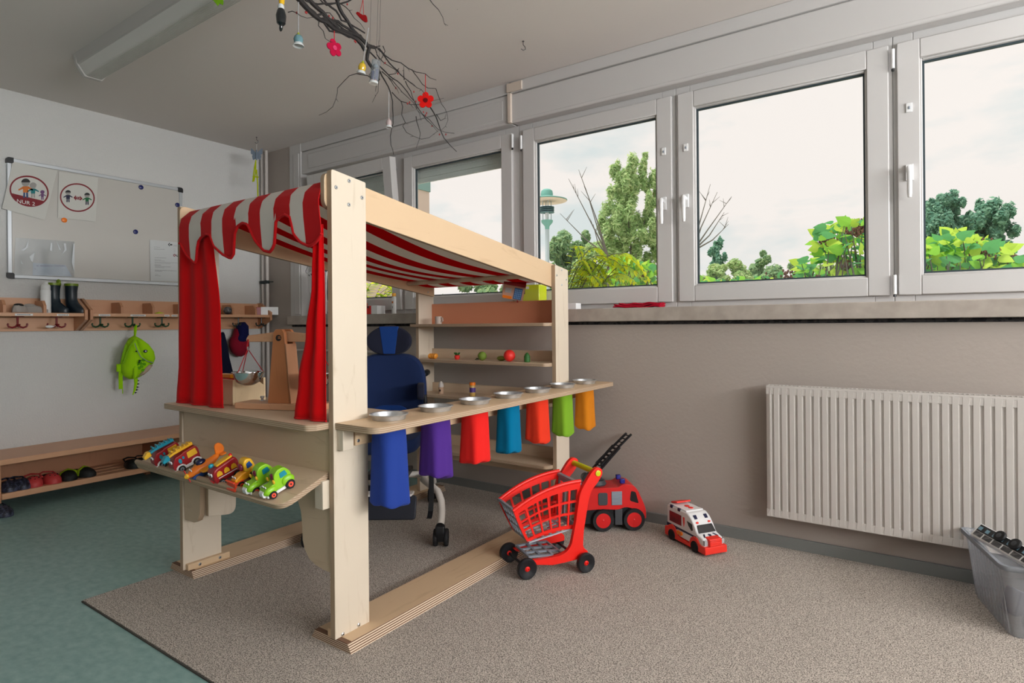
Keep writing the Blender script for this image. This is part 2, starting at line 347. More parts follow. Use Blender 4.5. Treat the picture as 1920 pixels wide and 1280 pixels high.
# carpet
crm = bpy.data.materials.new('carpet_loop'); crm.use_nodes = True; n = crm.node_tree.nodes; l = crm.node_tree.links; bs = n['Principled BSDF']; bs.inputs['Roughness'].default_value = 1; bs.inputs['Specular IOR Level'].default_value = .1
tc = n.new('ShaderNodeTexCoord'); t1 = n.new('ShaderNodeTexNoise'); t1.inputs['Scale'].default_value = 260; t1.inputs['Detail'].default_value = 2
r1 = n.new('ShaderNodeValToRGB'); r1.color_ramp.elements[0].position = .36; r1.color_ramp.elements[1].position = .62; r1.color_ramp.elements[0].color = lin((118, 110, 103)); r1.color_ramp.elements[1].color = lin((224, 213, 201))
wv = n.new('ShaderNodeTexWave'); wv.bands_direction = 'Y'; wv.inputs['Scale'].default_value = 75; wv.inputs['Distortion'].default_value = 1.2; wv.inputs['Detail'].default_value = 1; wv.inputs['Detail Scale'].default_value = 8
mx = n.new('ShaderNodeMix'); mx.data_type = 'RGBA'; mx.blend_type = 'MULTIPLY'; mx.inputs[0].default_value = .35
bp = n.new('ShaderNodeBump'); bp.inputs['Strength'].default_value = .6; bp.inputs['Distance'].default_value = .003
l.new(tc.outputs['Object'], t1.inputs['Vector']); l.new(tc.outputs['Object'], wv.inputs['Vector']); l.new(t1.outputs['Fac'], r1.inputs[0]); l.new(r1.outputs[0], mx.inputs[6]); l.new(wv.outputs['Color'], mx.inputs[7])
l.new(mx.outputs[2], bs.inputs['Base Color']); l.new(t1.outputs['Fac'], bp.inputs['Height']); l.new(bp.outputs[0], bs.inputs['Normal'])
b = MB(); b.bx(-2.745, XE, .962, 3.066, 0, .007, 0); b.bx(-2.745, XE, .957, .962, 0, .005, 1)
single(b, 'carpet', [crm, M('carpet_backing', (70, 66, 60), .9)], 'grey beige loop carpet with a bound edge lying on the teal linoleum', 'carpet')
CZ = .007
# radiator
R = thing('radiator', 'white flat panel radiator with vertical ribs mounted below the windows', 'radiator', (.2, 3.0, .17))
radm = M('radiator_enamel', (194, 188, 182), .35)
b = MB(); x0, x1, z0, z1 = -.626, .974, .172, .778
prof = []; x = x0 + .02
pts = [(x0, 2.986), (x0 + .015, 2.980)]
while x < x1 - .03: pts += [(x, 2.980), (x + .004, 2.987), (x + .010, 2.987), (x + .014, 2.980)]; x += .0335
pts += [(x1 - .01, 2.980), (x1, 2.986)]
b.grid(lambda i, j: (pts[i][0], pts[i][1] if 0 < j < 5 else 2.980, [z0 + .002, z0 + .035, z0 + .05, z1 - .05, z1 - .035, z1 - .002][j] if j not in (1, 4) else (z0 + .035 if j == 1 else z1 - .035)), len(pts) - 1, 5)
# flat margins top and bottom
b.bx(x0, x1, 2.981, 2.992, z0, z0 + .034); b.bx(x0, x1, 2.981, 2.992, z1 - .034, z1)
b.build('front_panel', radm, R, world=True, smooth=False)
b = MB(); b.bx(x0, x1, 3.045, 3.055, z0, z1); b.bx(x0, x0 + .006, 2.986, 3.05, z0 + .01, z1 + .004); b.bx(x1 - .006, x1, 2.986, 3.05, z0 + .01, z1 + .004); b.build('side_panel', radm, R, world=True, bevel=.001)
b = MB(); b.bx(x0, x1, 2.986, 2.994, z1, z1 + .006); b.bx(x0, x1, 3.042, 3.05, z1, z1 + .006); x = x0
while x < x1: b.bx(x, x + .006, 2.99, 3.045, z1, z1 + .005); x += .0165
b.build('top_grille', radm, R, world=True)
for xx in (x0 + .15, x1 - .19): b = MB(); b.bx(xx, xx + .04, 3.055, 3.079, .25, .70); b.build('wall_bracket', steel, R, world=True)
# ceiling lamp
Lp = thing('ceiling_light', 'long white fluorescent batten lamp with ribbed diffuser on the ceiling, switched off', 'ceiling lamp', (-3.1, 1.42, 2.6))
lm = M('lamp_housing', (190, 186, 182), .5)
b = MB(); b.prism([(1.335, 2.6), (1.345, 2.545), (1.375, 2.535), (1.375, 2.6)], 'x', -3.885, -2.05); b.prism([(1.515, 2.6), (1.505, 2.545), (1.475, 2.535), (1.475, 2.6)], 'x', -3.885, -2.05)
b.bx(-3.885, -2.05, 1.37, 1.48, 2.56, 2.6); b.build('housing', lm, Lp, world=True)
b = MB()
b.prism(rpoly([(1.352, 2.545), (1.385, 2.492), (1.465, 2.492), (1.498, 2.545)], [0, .015, .015, 0]), 'x', -3.855, -2.08)
for k in range(12): b.tube([(-3.855, 1.392 + k * .006, 2.4915), (-2.08, 1.392 + k * .006, 2.4915)], .0016, 4)
b.build('diffuser', M('lamp_diffuser', (205, 202, 196), .3, coat=.2), Lp, world=True)
for xx in (-3.885, -2.08):
    b = MB(); b.prism([(1.335, 2.6), (1.342, 2.545), (1.382, 2.487), (1.468, 2.487), (1.508, 2.545), (1.515, 2.6)], 'x', xx, xx + .03); b.build('end_cap', lm, Lp, world=True, bevel=.003)
# ================================================================ PLAY SHOP BOOTH
B = thing('play_shop', 'large birch plywood play shop frame with counters, tray and shelves standing on the carpet', 'play shop', (-2.14, 2.08, 0))
def bb(b, name, mats, parent=None, **k): return b.build(name, mats, parent or B, world=True, **k)
bz = .002
def screw(par, pts, ax, r=.0065):
    for p in pts:
        b = MB(); s = -1 if ax == '-y' else 1; a = ax[-1]
        b.lathe([(r, 0), (r, s * .002), (r * .7, s * .0035)], p, 12, a); b.lathe([(r * .35, s * .003), (r * .35, s * .004)], p, 6, a, 1)
        bb(b, 'screw', [steel, dark], par)
def post(x0, y0, y1, zt0, zt1, z0=.037):
    b = MB(); b.prism(rpoly([(y0, z0), (y1, z0), (y1, zt1), (y0, zt0)], [0, 0, .006, .01]), 'x', x0, x0 + .024, 0, 1)
    return bb(b, 'side_post', [birch, PXm], bevel=.0015)
pr = post(-1.646, 1.287, 1.435, 1.602, 1.584); prb = post(-1.646, 2.735, 2.872, 1.396, 1.376)
pl = post(-2.650, 1.290, 1.460, 1.600, 1.580); plb = post(-2.650, 2.745, 2.885, 1.396, 1.376)
X1 = -1.6215
screw(pr, [(X1, on(px, py, 'x', X1)[1], on(px, py, 'x', X1)[2]) for px, py in [(654.4, 339), (630, 351), (678.5, 370.4), (654, 383.6), (643, 1188.5), (672.5, 1171)]], 'x')
screw(prb, [(X1, on(px, py, 'x', X1)[1], on(px, py, 'x', X1)[2]) for px, py in [(1053, 506), (1043.5, 516), (1061.5, 524), (1053, 534)]], 'x', .005)
for x0 in (-1.757, -2.777):      # base rails with bevelled long edges
    b = MB(); y0 = 1.295 if x0 > -2 else 1.308
    P0 = [(x0, CZ), (x0 + .204, CZ), (x0 + .186, .037), (x0 + .018, .037)]
    b.prism(P0, 'y', y0, 2.93, 1, 1); b.bx(x0 + .018, x0 + .186, y0 + .018, 2.912, .0366, .0375, 0)
    bb(b, 'base_rail', [birch_y, ply('z', strong=True)])
b = MB(); b.bx(-2.626, -2.604, 1.30, 1.487, .037, .063); o = bb(b, 'foot_block', [birch_y], bevel=bz); screw(o, [(-2.604, 1.35, .05), (-2.604, 1.44, .05)], 'x')
b = MB(); b.bx(-1.668, -1.646, 1.292, 1.44, .037, .063); bb(b, 'foot_block', [birch_y], bevel=bz)
def beam(x0):
    zt = lambda y: 1.602 - .1385 * (y - 1.31); zb = lambda y: 1.476 - .1375 * (y - 1.31)
    b = MB(); b.prism(rpoly([(1.278, zb(1.31)), (2.868, zb(2.868)), (2.868, zt(2.868)), (1.278, zt(1.31) - .004)], [.03, .004, .004, .03]), 'x', x0, x0 + .022, 0, 1)
    return bb(b, 'roof_beam', [birch_y, PXm], bevel=bz)
b1 = beam(-1.669); b2 = beam(-2.625)
screw(b2, [(-2.6025, on(px, py, 'x', -2.6025)[1], on(px, py, 'x', -2.6025)[2]) for px, py in [(791, 532), (812, 539), (802.5, 547.5)]], 'x', .005)
b = MB(); b.tube([(-2.60, 1.352, 1.568), (-1.672, 1.352, 1.568)], .015, 14); bb(b, 'roof_rod', birch_x)
b = MB(); b.tube([(-2.60, 2.63, 1.335), (-1.672, 2.63, 1.335)], .013, 14); bb(b, 'roof_rod', birch_x)
# front panel, an arch on two rounded legs, and its stiffener
poly = [(-2.624, .256), (-2.545, .256), (-2.515, .268), (-2.499, .295), (-2.494, .33), (-2.494, .47), (-2.46, .50), (-1.90, .50)]
poly += [(-1.835, .47), (-1.815, .43), (-1.808, .38), (-1.806, .33), (-1.795, .30), (-1.77, .272), (-1.735, .258), (-1.69, .25), (-1.648, .25), (-1.648, .734), (-2.624, .734)]
b = MB(); b.prism(poly, 'y', 1.296, 1.318, 0, 1); bb(b, 'front_panel', [birch_x, PYm], bevel=bz)
b = MB(); b.prism(rpoly([(1.318, .29), (1.44, .268), (1.44, .5), (1.5, .734), (1.318, .734)], [0, .045, 0, 0, 0]), 'x', -2.492, -2.470, 0, 1); bb(b, 'stiffener', [birch, PXm], bevel=bz)
b = MB(); b.prism(rpoly([(-2.675, 1.235), (-1.668, 1.212), (-1.6465, 1.24), (-1.6465, 1.60), (-2.625, 1.60), (-2.625, 1.2865), (-2.675, 1.2865)], [.02, .012, .004, 0, 0, 0, .01]), 'z', .735, .757, 0, 1)
bb(b, 'front_counter', [birch_x, PZm], bevel=bz)
# sloping display tray
T = MB(); T.mx = Matrix.Translation((-2.155, 1.296, .588)) @ Matrix.Rotation(math.radians(21), 4, 'X')
TR = T.mx.copy()
T.prism(rpoly([(-.495, 0), (-.52, -.185), (.497, -.195), (.497, 0)], [0, .02, .05, 0]), 'z', -.018, 0, 0, 1)
tray = bb(T, 'display_tray', [birch_x, PZm], bevel=bz)
b = MB(); b.mx = TR; b.prism([(-.187, 0), (-.169, 0), (-.169, .012), (-.174, .017), (-.182, .017), (-.187, .012)], 'x', -.51, .40, 0, 1); bb(b, 'tray_lip', [birch_x, PXm], tray, bevel=.003)
b = MB(); b.mx = TR; b.prism([(-.51, -.187), (.40, -.187), (.385, -.169), (-.50, -.169)], 'z', .0, .0165, 0)
b = MB(); b.bx(-1.69, -1.648, 1.262, 1.295, .47, .565); bb(b, 'tray_bracket', [birch], bevel=bz)
b = MB(); b.bx(-2.62, -2.58, 1.262, 1.295, .47, .565); bb(b, 'tray_bracket', [birch], bevel=bz)
# side counter over a rail on blocks
b = MB(); b.prism(rpoly([(-1.6215, 1.293), (-1.428, 1.293), (-1.428, 3.03), (-1.645, 3.03), (-1.645, 2.874), (-1.6215, 2.874), (-1.6215, 2.733), (-1.645, 2.733), (-1.645, 1.437), (-1.6215, 1.437)], [0, .05, .01, .01, 0, 0, 0, 0, 0, 0]), 'z', .735, .757, 0, 1)
bb(b, 'side_counter', [birch_y, PZm], bevel=bz)
b = MB(); b.bx(-1.6215, -1.590, 1.30, 1.345, .665, .735); bb(b, 'counter_bracket', [birch], bevel=bz)
b = MB(); b.bx(-1.6215, -1.600, 1.36, 2.93, .672, .735, 0); o = bb(b, 'counter_rail', [birch_y, PYm], bevel=bz)
screw(o, [(-1.5995, 1.372, .688), (-1.5995, 1.445, .694)], 'x', .006)
# shelves
for z, up in ((1.087, .128), (.872, .058), (.658, .055), (.328, .062)):
    b = MB(); b.prism(rpoly([(-2.652, 2.688), (-1.668, 2.688), (-1.6475, 2.715), (-1.6475, 2.866), (-2.625, 2.866), (-2.625, 2.743), (-2.652, 2.743)], [.012, .012, .004, 0, 0, 0, .004]), 'z', z - .018, z, 0, 1)
    s_ = bb(b, 'shelf', [birch_x, PZm], bevel=bz)
    b = MB(); b.bx(-2.625, -1.6475, 2.866, 2.884, z - .018, z + up, 0); bb(b, 'shelf_upstand', [M('orange_ply', (226, 150, 112), .5) if z > 1 else birch_x], s_, bevel=bz)
b = MB(); b.bx(-2.625, -1.6475, 2.862, 2.884, .233, .31); bb(b, 'shelf_rail', [birch_x], bevel=bz)

# ---------------------------------------------------------------- awning, roof cloth, curtains
def cosint(K, x):
    if x <= K[0][0]: return K[0][1]
    for (a, u), (b_, v) in zip(K, K[1:]):
        if x <= b_: t = (x - a) / (b_ - a); return u + (v - u) * (.5 - .5 * math.cos(PI * t))
    return K[-1][1]
KB = [(-2.66, 1.40)] + [(on(px, py, 'y', 1.262).x, on(px, py, 'y', 1.262).z) for px, py in [(340,455),(352,480),(365,494),(369.5,482),(371,455),(378,445),(388,439),(396,441),(403,462),(418,477),(432,484.5),(439,475),(440,440),(446,424),(455,418),(466,421),(481,453),(495,470),(506,472.5),(515,460),(516,420),(523,408),(535,402.5),(546,408),(553,440),(565,455),(580,462),(594,452),(608,432)]]
def linint(K, x):
    for (a, u), (b_, v) in zip(K, K[1:]):
        if x <= b_: return u + (v - u) * max(0, (x - a)) / (b_ - a)
    return K[-1][1]
aw = []
def awn(i, j, nu=352, nv=26):
    t = j / nv; wl = min(1, max(0, (t - .2) / .8)) ** 1.2; wl = wl * wl * (3 - 2 * wl); xl = -2.598 + .030 * wl; xr = -1.674 + .034 * wl
    x = xl + (xr - xl) * i / nu; zb = linint(KB, x)
    path = [(1.43, 1.556), (1.385, 1.583), (1.352, 1.588), (1.318, 1.575), (1.280, 1.54), (1.265, 1.50), (1.260, 1.45), (1.259, 1.40), (1.262, 1.32)]
    if t < .35:
        u = t / .35 * 3; k = min(int(u), 2); f = u - k; y = path[k][0] * (1 - f) + path[k + 1][0] * f; z = path[k][1] * (1 - f) + path[k + 1][1] * f
    else:
        z = 1.575 + (zb - 1.575) * (t - .35) / .65; k = 3
        while k < 7 and path[k + 1][1] > z: k += 1
        f = (path[k][1] - z) / (path[k][1] - path[k + 1][1]); y = path[k][0] * (1 - f) + path[k + 1][0] * f
    return (x, y + .003 * math.sin(x * 25) * max(0, t - .4), z)
b = MB(); b.grid(awn, 352, 26, lambda i, j: (i // 32) % 2)
A = thing('awning', 'scalloped red and white striped awning draped over the front rod of the play shop', 'awning', (-2.14, 1.35, 1.57))
b.build('striped_fabric', [redc2, whitec], A, world=True, solid=.0025)
b = MB(); b.tube([awn(i, 26) for i in range(0, 353, 4)], .0055, 8); b.build('hem_binding', redc2, A, world=True)
def roof(i, j):
    x = -2.60 + .925 * i / 88; t = j / 40
    if t < .8: s = t / .8; y = 1.36 + (2.63 - 1.36) * s; z = 1.584 + (1.347 - 1.584) * s - .055 * math.sin(PI * s) ** 1.0 * (1 - .25 * math.cos(2 * PI * (x + 2.6) / .93))
    else: s = (t - .8) / .2; y = 2.63 + .25 * s; z = 1.349 - .028 * s - .012 * math.sin(PI * s)
    return (x, y, z)
b = MB(); b.grid(roof, 88, 40, lambda i, j: (i // 8) % 2)
single(b, 'roof_cloth', [roof_r, roof_w], 'red and white striped cloth sagging between the roof beams of the play shop', 'cloth', solid=.002)
def curtain(nm, label, xl, xr, y0, zt, zb, folds, amp, ph):
    b = MB()
    def P(i, j):
        u = i / 48; t = j / 24; z = zt + (zb - zt) * t; a, c = xl(t), xr(t)
        return (a + (c - a) * u, y0 - amp * (.4 + .6 * t) * math.sin(folds * PI * u + ph) - .0015 * math.sin(9 * u + 5 * t), z)
    b.grid(P, 48, 24)
    o = thing(nm, label, 'curtain', (0.5 * (xl(1) + xr(1)), y0, zb)); b.build('drape', redc, o, world=True, solid=.002)
    b = MB(); b.tube([P(i, 24) for i in range(49)], .0035, 6); b.build('hem', redc2, o, world=True)
    return o
ip = lambda ks: (lambda t: cosint(ks, t))
curtain('curtain', 'plain red curtain hanging at the left of the play shop window', ip([(0, -2.595), (.4, -2.60), (.75, -2.61), (1, -2.632)]), ip([(0, -2.345), (.5, -2.30), (1, -2.285)]), 1.2755, 1.47, .762, 5.2, .0085, .6)
curtain('curtain', 'plain red curtain gathered against the right post of the play shop window', ip([(0, -1.700), (.3, -1.71), (.55, -1.745), (.8, -1.79), (1, -1.815)]), ip([(0, -1.655), (1, -1.652)]), 1.2755, 1.42, .762, 3.6, .0085, .2)

# ---------------------------------------------------------------- bowls and fabric sleeves on the side counter
cols = [((38, 62, 140), 'royal blue'), ((76, 44, 128), 'purple'), ((226, 38, 34), 'red'), ((0, 108, 148), 'teal blue'), ((226, 58, 34), 'orange red'), ((122, 168, 44), 'lime green'), ((206, 124, 28), 'amber yellow')]
wh = ['nearest the front post', 'second from the front post', 'third from the front post', 'middle of the row', 'third from the wall end', 'second from the wall end', 'nearest the wall']
bowlm = M('brushed_aluminium', (216, 218, 220), .42, .85, noise=(30, .3), col2=(160, 163, 166))
for k in range(7):
    y = 1.447 + .2385 * k; x = -1.528
    b = MB(); r = .064
    b.lathe([(.050, .0005), (.056, .001), (.0605, .016), (.066, .0175), (.067, .019), (.0655, .0205), (.0595, .019), (.0545, .0035), (.02, .003), (.001, .003)], (0, 0, 0), 40)
    single(b, 'metal_bowl', bowlm, 'shallow aluminium bowl on the side counter directly above the %s sleeve' % cols[k][1], 'bowl', (x, y, .757), group='metal bowls along the side counter')
    b = MB(); rings = []; zb = [-.262, -.215, -.208, -.212, -.205, -.205, -.205][k]; wd = [.063, .060, .060, .055, .058, .056, .056][k]
    rr0 = random.Random(k * 11 + 3); skx, sky = rr0.uniform(-.05, .05), rr0.uniform(-.06, .02)
    for q in range(22):
        t = q / 21; ring = []; z = -.001 + zb * t
        for j in range(56):
            a = 2 * PI * j / 56 ; ca, sa = math.cos(a), math.sin(a); p = 2.2 + 5 * t
            rr = (abs(ca) ** p + abs(sa) ** p) ** (-1 / p) * wd * (.93 + .02 * math.sin(3 * a + k) * t + .010 * math.sin(9 * a + 2 * k) * t - .04 * math.sin(PI * t))
            u, v = rr * ca * .84, rr * sa * .98
            ring.append((u, v, z + (v * (skx * 4) + u * 2.0 * sky * 2) * t + .004 * math.sin(a * 4 + k) * max(0, t - .7) / .3))
        rings.append(ring)
    cx0 = sum(p[0] for p in rings[-1]) / 56; cz0 = sum(p[2] for p in rings[-1]) / 56
    for sc, dz in ((.93, .006), (.7, .009), (.3, .010)): rings.append([(p[0] * sc, p[1] * sc, p[2] - dz) for p in rings[21]])
    b.loft(rings)
    single(b, 'fabric_sleeve', cloth('sleeve_' + cols[k][1].replace(' ', '_'), cols[k][0]), '%s fabric sleeve hanging under the side counter' % cols[k][1], 'fabric sleeve', (x, y, .735), group='fabric sleeves under the side counter')

# ---------------------------------------------------------------- crate and scale on the front counter
K = thing('wooden_crate', 'open pale pine crate with a peaked side on the front counter behind the scale', 'crate', (-2.46, 1.43, .757))
x0, x1, y0, y1 = -2.583, -2.337, 1.352, 1.50
b = MB(); b.bx(x0, x1, y0, y0 + .010, .758, .862); b.build('front_board', pine, K, world=True, bevel=.001)
b = MB(); b.bx(x0, x1, y1 - .01, y1, .758, .862); b.build('back_board', pine, K, world=True, bevel=.001)
for xx in (x0, x1 - .010):
    b = MB(); b.prism([(y0 + .010, .758), (y1 - .010, .758), (y1 - .01, .832), (y0 + .085, .872), (y0 + .010, .862)], 'x', xx, xx + .010); b.build('side_board', pine, K, world=True, bevel=.001)
b = MB(); b.bx(x0 + .01, x1 - .01, y0 + .01, y1 - .01, .758, .766); b.build('bottom_board', pine, K, world=True)
# toys lying in the crate
t = thing('toy_boat', 'yellow orange toy boat lying upside down in the pine crate', 'toy', (-2.49, 1.42, .766))
b = MB(); b.loft([[(sx * (.055 - .012 * q), sy * (.022 - .007 * q), .095 + .016 * q - .0) for sx, sy in ((-1, -1), (1, -1), (1.25, 0), (1, 1), (-1, 1))] for q in (0, 1)]); b.build('hull', M('amber_plastic', (236, 158, 26), .35), t, bevel=.003)
b = MB(); b.bx(-.06, .064, -.025, .025, .088, .094); b.bx(-.03, .03, -.015, .015, 0, .09); b.build('deck', redp, t, bevel=.002)
t = thing('toy_truck', 'black and red toy truck with a lime edge lying in the pine crate', 'toy', (-2.385, 1.44, .766))
b = MB(); b.prism(rpoly([(-.045, .08), (.045, .08), (.03, .108), (-.04, .108)], .006), 'y', -.018, .018); b.build('cab', dark, t, bevel=.003)
b = MB(); b.bx(-.038, .035, -.0195, .0195, .108, .111); b.build('roof', limep, t)
b = MB(); b.bx(-.03, .01, -.024, -.016, .07, .1); b.bx(-.04, .04, -.016, .016, 0, .082); b.build('chassis', redp, t, bevel=.002)
# balance scale
a = math.radians(20); S_ = thing('balance_scale', 'wooden toy balance scale with tapered tower and hanging steel pan on the front counter', 'scale', (-2.083, 1.418, .757), a)
b = MB(); b.prism(rpoly([(-.19, -.055), (.19, -.055), (.19, .055), (-.19, .055)], .01, 3), 'z', .001, .024); b.build('base', beech, S_, bevel=.002)
b = MB()
for yy in (-.033, .017): b.prism(rpoly([(-.052, .024), (.052, .024), (.024, .300), (.014, .312), (-.014, .312), (-.024, .300)], [0, 0, .003, .004, .004, .003]), 'y', yy, yy + .016)
b.build('tower', cherry, S_, bevel=.0015)
b = MB(); b.prism([(-.054, .024), (-.044, .024), (-.024, .22), (-.034, .22)], 'y', -.017, .017); b.prism([(.044, .024), (.054, .024), (.032, .255), (.023, .255)], 'y', -.033, .033); b.build('tower_side', beech_d, S_, bevel=.001)
b = MB(); b.lathe([(.012, -.002), (.012, .001)], (0, -.033, .278), 20, 'y', 0); b.bx(-.001, .011, -.0362, -.034, .2755, .2785, 1); b.bx(-.001, .009, -.0362, -.034, .281, .284, 1); b.build('pivot', [dark, cherry], S_)
b = MB(); b.prism([(-.165, .262), (.165, .262), (.170, .272), (.160, .288), (.02, .303), (-.02, .303), (-.160, .288), (-.170, .272)], 'y', -.008, .008); b.build('beam', beech, S_, bevel=.002)
for sx in (-1, 1):
    b = MB(); cx = sx * .158; b.lathe([(.001, 0), (.025, .003), (.043, .015), (.052, .034), (.056, .052), (.061, .054), (.0605, .0565), (.055, .0545), (.049, .034), (.04, .018), (.02, .007), (.001, .006)], (cx, -.012, .088), 36)
    b.prism([(cx + .05, .142), (cx + .075, .146), (cx + .055, .12)], 'y', -.017, -.007); b.build('pan', M('polished_steel', (205, 208, 210), .12, 1), S_)
    b = MB()
    for q in range(3):
        an = 2 * PI * q / 3 + .5; b.tube([(cx, -.012, .235), (cx + .056 * math.cos(an), -.012 + .056 * math.sin(an), .144)], .0016, 6)
    b.tube([(cx, -.009, .272), (cx - .003, -.013, .235)], .0035, 6); b.build('cord', M('red_cord', (176, 20, 30), .8), S_)
    b = MB(); b.tube([(cx, -.012, .243), (cx, -.012, .228)], .0035, 8); b.build('ferrule', steel, S_)
for q in (-.125, -.08):
    b = MB(); b.lathe([(.012, 0), (.012, .002), (.005, .004), (.005, .010), (.008, .012), (.008, .018), (.001, .019)], (q, .03, .024), 14); b.build('weight', steel, S_)

# ---------------------------------------------------------------- little vehicles in a row on the tray
def trayz(x, y): v = TR.inverted() @ Vector((x, y, 0)); return None
def tray_place(px, py, lift=0):
    # contact point: intersection of the view ray with the tray surface
    nrm = TR.to_3x3() @ Vector((0, 0, 1)); p0 = TR @ Vector((0, 0, 0)); d = (fw + RT * ((px - PX) / F) - UP * ((py - PY) / F))
    return CAM + d * ((p0 - CAM).dot(nrm) / d.dot(nrm))
TILT = math.radians(21)
def wheels(T, xs, y, r, w, tyre=darkr, hub=greyp, z=None):
    for x in xs:
        for s in (-1, 1):
            b = MB(); b.lathe([(r * .55, -w / 2), (r * .92, -w / 2), (r, -w * .3), (r, w * .3), (r * .92, w / 2), (r * .55, w / 2)], (x, s * y, r), 20, 'y'); b.lathe([(r * .56, -w * .54), (r * .56, w * .54)], (x, s * y, r), 16, 'y', 1)
            b.lathe([(r * .2, -w * .62), (r * .2, w * .62)], (x, s * y, r), 8, 'y', 0)
            b.build('wheel', [tyre, hub], T)
def eyes(T, x, z, y=.009, r=.007):
    for s in (-1, 1):
        b = MB(); b.ball((x, s * y, z), (r * .5, r, r), 0, 10, 8); b.ball((x + r * .42, s * y, z - r * .1), (r * .25, r * .45, r * .5), 1, 8, 6); b.build('eye', [whitep, dark], T)
def minicar(kind, px, py, label, rz):
    p = tray_place(px, py); nm = {'ladder': 'toy_fire_truck', 'plane': 'toy_plane', 'engine': 'toy_fire_engine', 'loader': 'toy_loader', 'car': 'toy_car'}[kind]
    T = thing(nm, label, 'toy vehicle', p, group='toy vehicles lined up on the display tray'); T.rotation_mode = 'XYZ'
    # nose points down the slope, towards the lip
    T.rotation_euler = (Matrix.Rotation(TILT, 3, 'X') @ Matrix.Rotation(-PI / 2 + rz, 3, 'Z')).to_euler()
    if kind == 'ladder':
        b = MB(); b.prism(rpoly([(-.048, .014), (.046, .014), (.052, .022), (.05, .04), (.034, .064), (.008, .066), (.004, .07), (-.046, .074), (-.052, .06)], .007), 'y', -.026, .026); b.build('body', redd, T, bevel=.005, bseg=3)
        b = MB(); b.prism(rpoly([(-.050, .008), (.048, .008), (.05, .018), (-.05, .022)], .003), 'y', -.028, .028)
        for x in (-.030, .027): b.prism([(x - .019, .01), (x + .019, .01), (x + .017, .024), (x + .008, .031), (x - .008, .031), (x - .017, .024)], 'y', -.0285, .0285)
        b.build('skirt', whitep, T, bevel=.002)
        for s in (-1, 1): b = MB(); b.prism(rpoly([(-.044, .042), (-.006, .040), (-.008, .064), (-.042, .067)], .003), 'y', s * .0258, s * .0275); b.build('side_panel', yellp, T, bevel=.001)
        for s in (-1, 1):
            b = MB(); b.prism(circ((.022, .044), .006, 14, .010), 'y', s * .0258, s * .0272); b.build('window', tealp, T)
            b = MB(); b.prism(circ((.008, .052), .004, 12, .006), 'y', s * .0258, s * .0272); b.build('window', tealp, T)
        c1, c2 = (tealp, yellp) if 'leftmost' in label else (yellp, tealp)
        b = MB(); b.prism([(-.044, .076), (.03, .072), (.056, .066), (.056, .074), (.03, .081), (-.044, .088)], 'y', -.012, .012); b.bx(-.03, .02, -.014, .014, .082, .086)
        for q in range(5): b.bx(-.035 + q * .016, -.029 + q * .016, -.014, .014, .084, .091)
        b.build('ladder', c1, T, bevel=.002)
        b = MB(); b.prism(rpoly([(.046, .060), (.072, .055), (.074, .066), (.058, .080), (.046, .078)], .004), 'y', -.013, .013); b.build('ladder_basket', c2, T, bevel=.003)
        b = MB(); b.ball((.012, -.018, .069), (.008, .005, .006)); b.build('beacon', yellp, T)
        eyes(T, .0485, .048); wheels(T, (-.030, .027), .026, .0135, .010)
    elif kind == 'plane':
        b = MB(); rg = []
        for x, r, z in [(-.075, .004, .05), (-.06, .010, .048), (-.03, .018, .036), (.0, .022, .032), (.03, .020, .030), (.05, .014, .028), (.06, .008, .027)]: rg.append([(x, r * math.cos(2 * PI * q / 16), z + r * .9 * math.sin(2 * PI * q / 16)) for q in range(16)])
        b.loft(rg); b.build('fuselage', orgp, T)
        b = MB(); b.prism(rpoly([(-.012, -.062), (.022, -.052), (.026, 0), (.022, .052), (-.012, .062), (-.022, 0)], .012), 'z', .028, .036); b.build('wing', M('amber_plastic', (236, 158, 26), .35), T, bevel=.003)
        b = MB(); b.prism(rpoly([(-.085, .05), (-.05, .05), (-.058, .088), (-.075, .092), (-.088, .075)], .012), 'y', -.004, .004); b.prism(rpoly([(-.082, -.03), (-.06, -.028), (-.06, .028), (-.082, .03)], .008), 'z', .046, .052); b.build('tail_fin', orgp, T, bevel=.002)
        b = MB(); b.ball((.004, 0, .052), (.018, .013, .012), 0); b.build('cockpit', M('navy_plastic', (22, 26, 60), .2), T)
        b = MB(); b.prism(rpoly([(-.03, .006), (.045, .006), (.055, .016), (.04, .024), (-.03, .024)], .006), 'y', -.02, .02); b.build('belly', bluep, T, bevel=.004)
        b = MB(); b.lathe([(.009, 0), (.010, .006), (.004, .014)], (.058, 0, .027), 14, 'x', 0); b.box((.062, 0, .027), (.003, .007, .05), 1, rot=(.5, 0, 0)); b.build('propeller', [yellp, redp], T, bevel=.001)
        eyes(T, .045, .042, .007, .005); wheels(T, (-.012,), .022, .011, .008, darkr, orgp); wheels(T, (.03,), .012, .008, .006, darkr, orgp)
    elif kind == 'engine':
        b = MB(); b.prism(rpoly([(-.046, .012), (.046, .012), (.05, .03), (.044, .058), (.03, .066), (-.04, .074), (-.048, .06)], .010), 'y', -.025, .025); b.build('body', redd, T, bevel=.007, bseg=3)
        b = MB(); b.prism([(-.038, .073), (.024, .066), (.024, .072), (-.038, .080)], 'y', -.016, .016); b.build('roof_rack', yellp, T, bevel=.003)
        for s in (-1, 1):
            for x in (.026, .0, -.026): b = MB(); b.prism([(x - .010, .036), (x + .010, .036), (x + .009, .046), (x + .004, .053), (x - .004, .054), (x - .009, .047)], 'y', s * .0245, s * .0262); b.build('window', yellp, T)
            b = MB(); b.bx(-.034, .034, s * .0245, s * .0258, .028, .031); b.build('side_stripe', paper, T)
        b = MB(); b.ball((.030, -.012, .070), (.010, .008, .008)); b.build('beacon', tealp, T)
        b = MB(); b.ball((-.036, .006, .078), (.006, .006, .008)); b.build('roof_knob', redp, T)
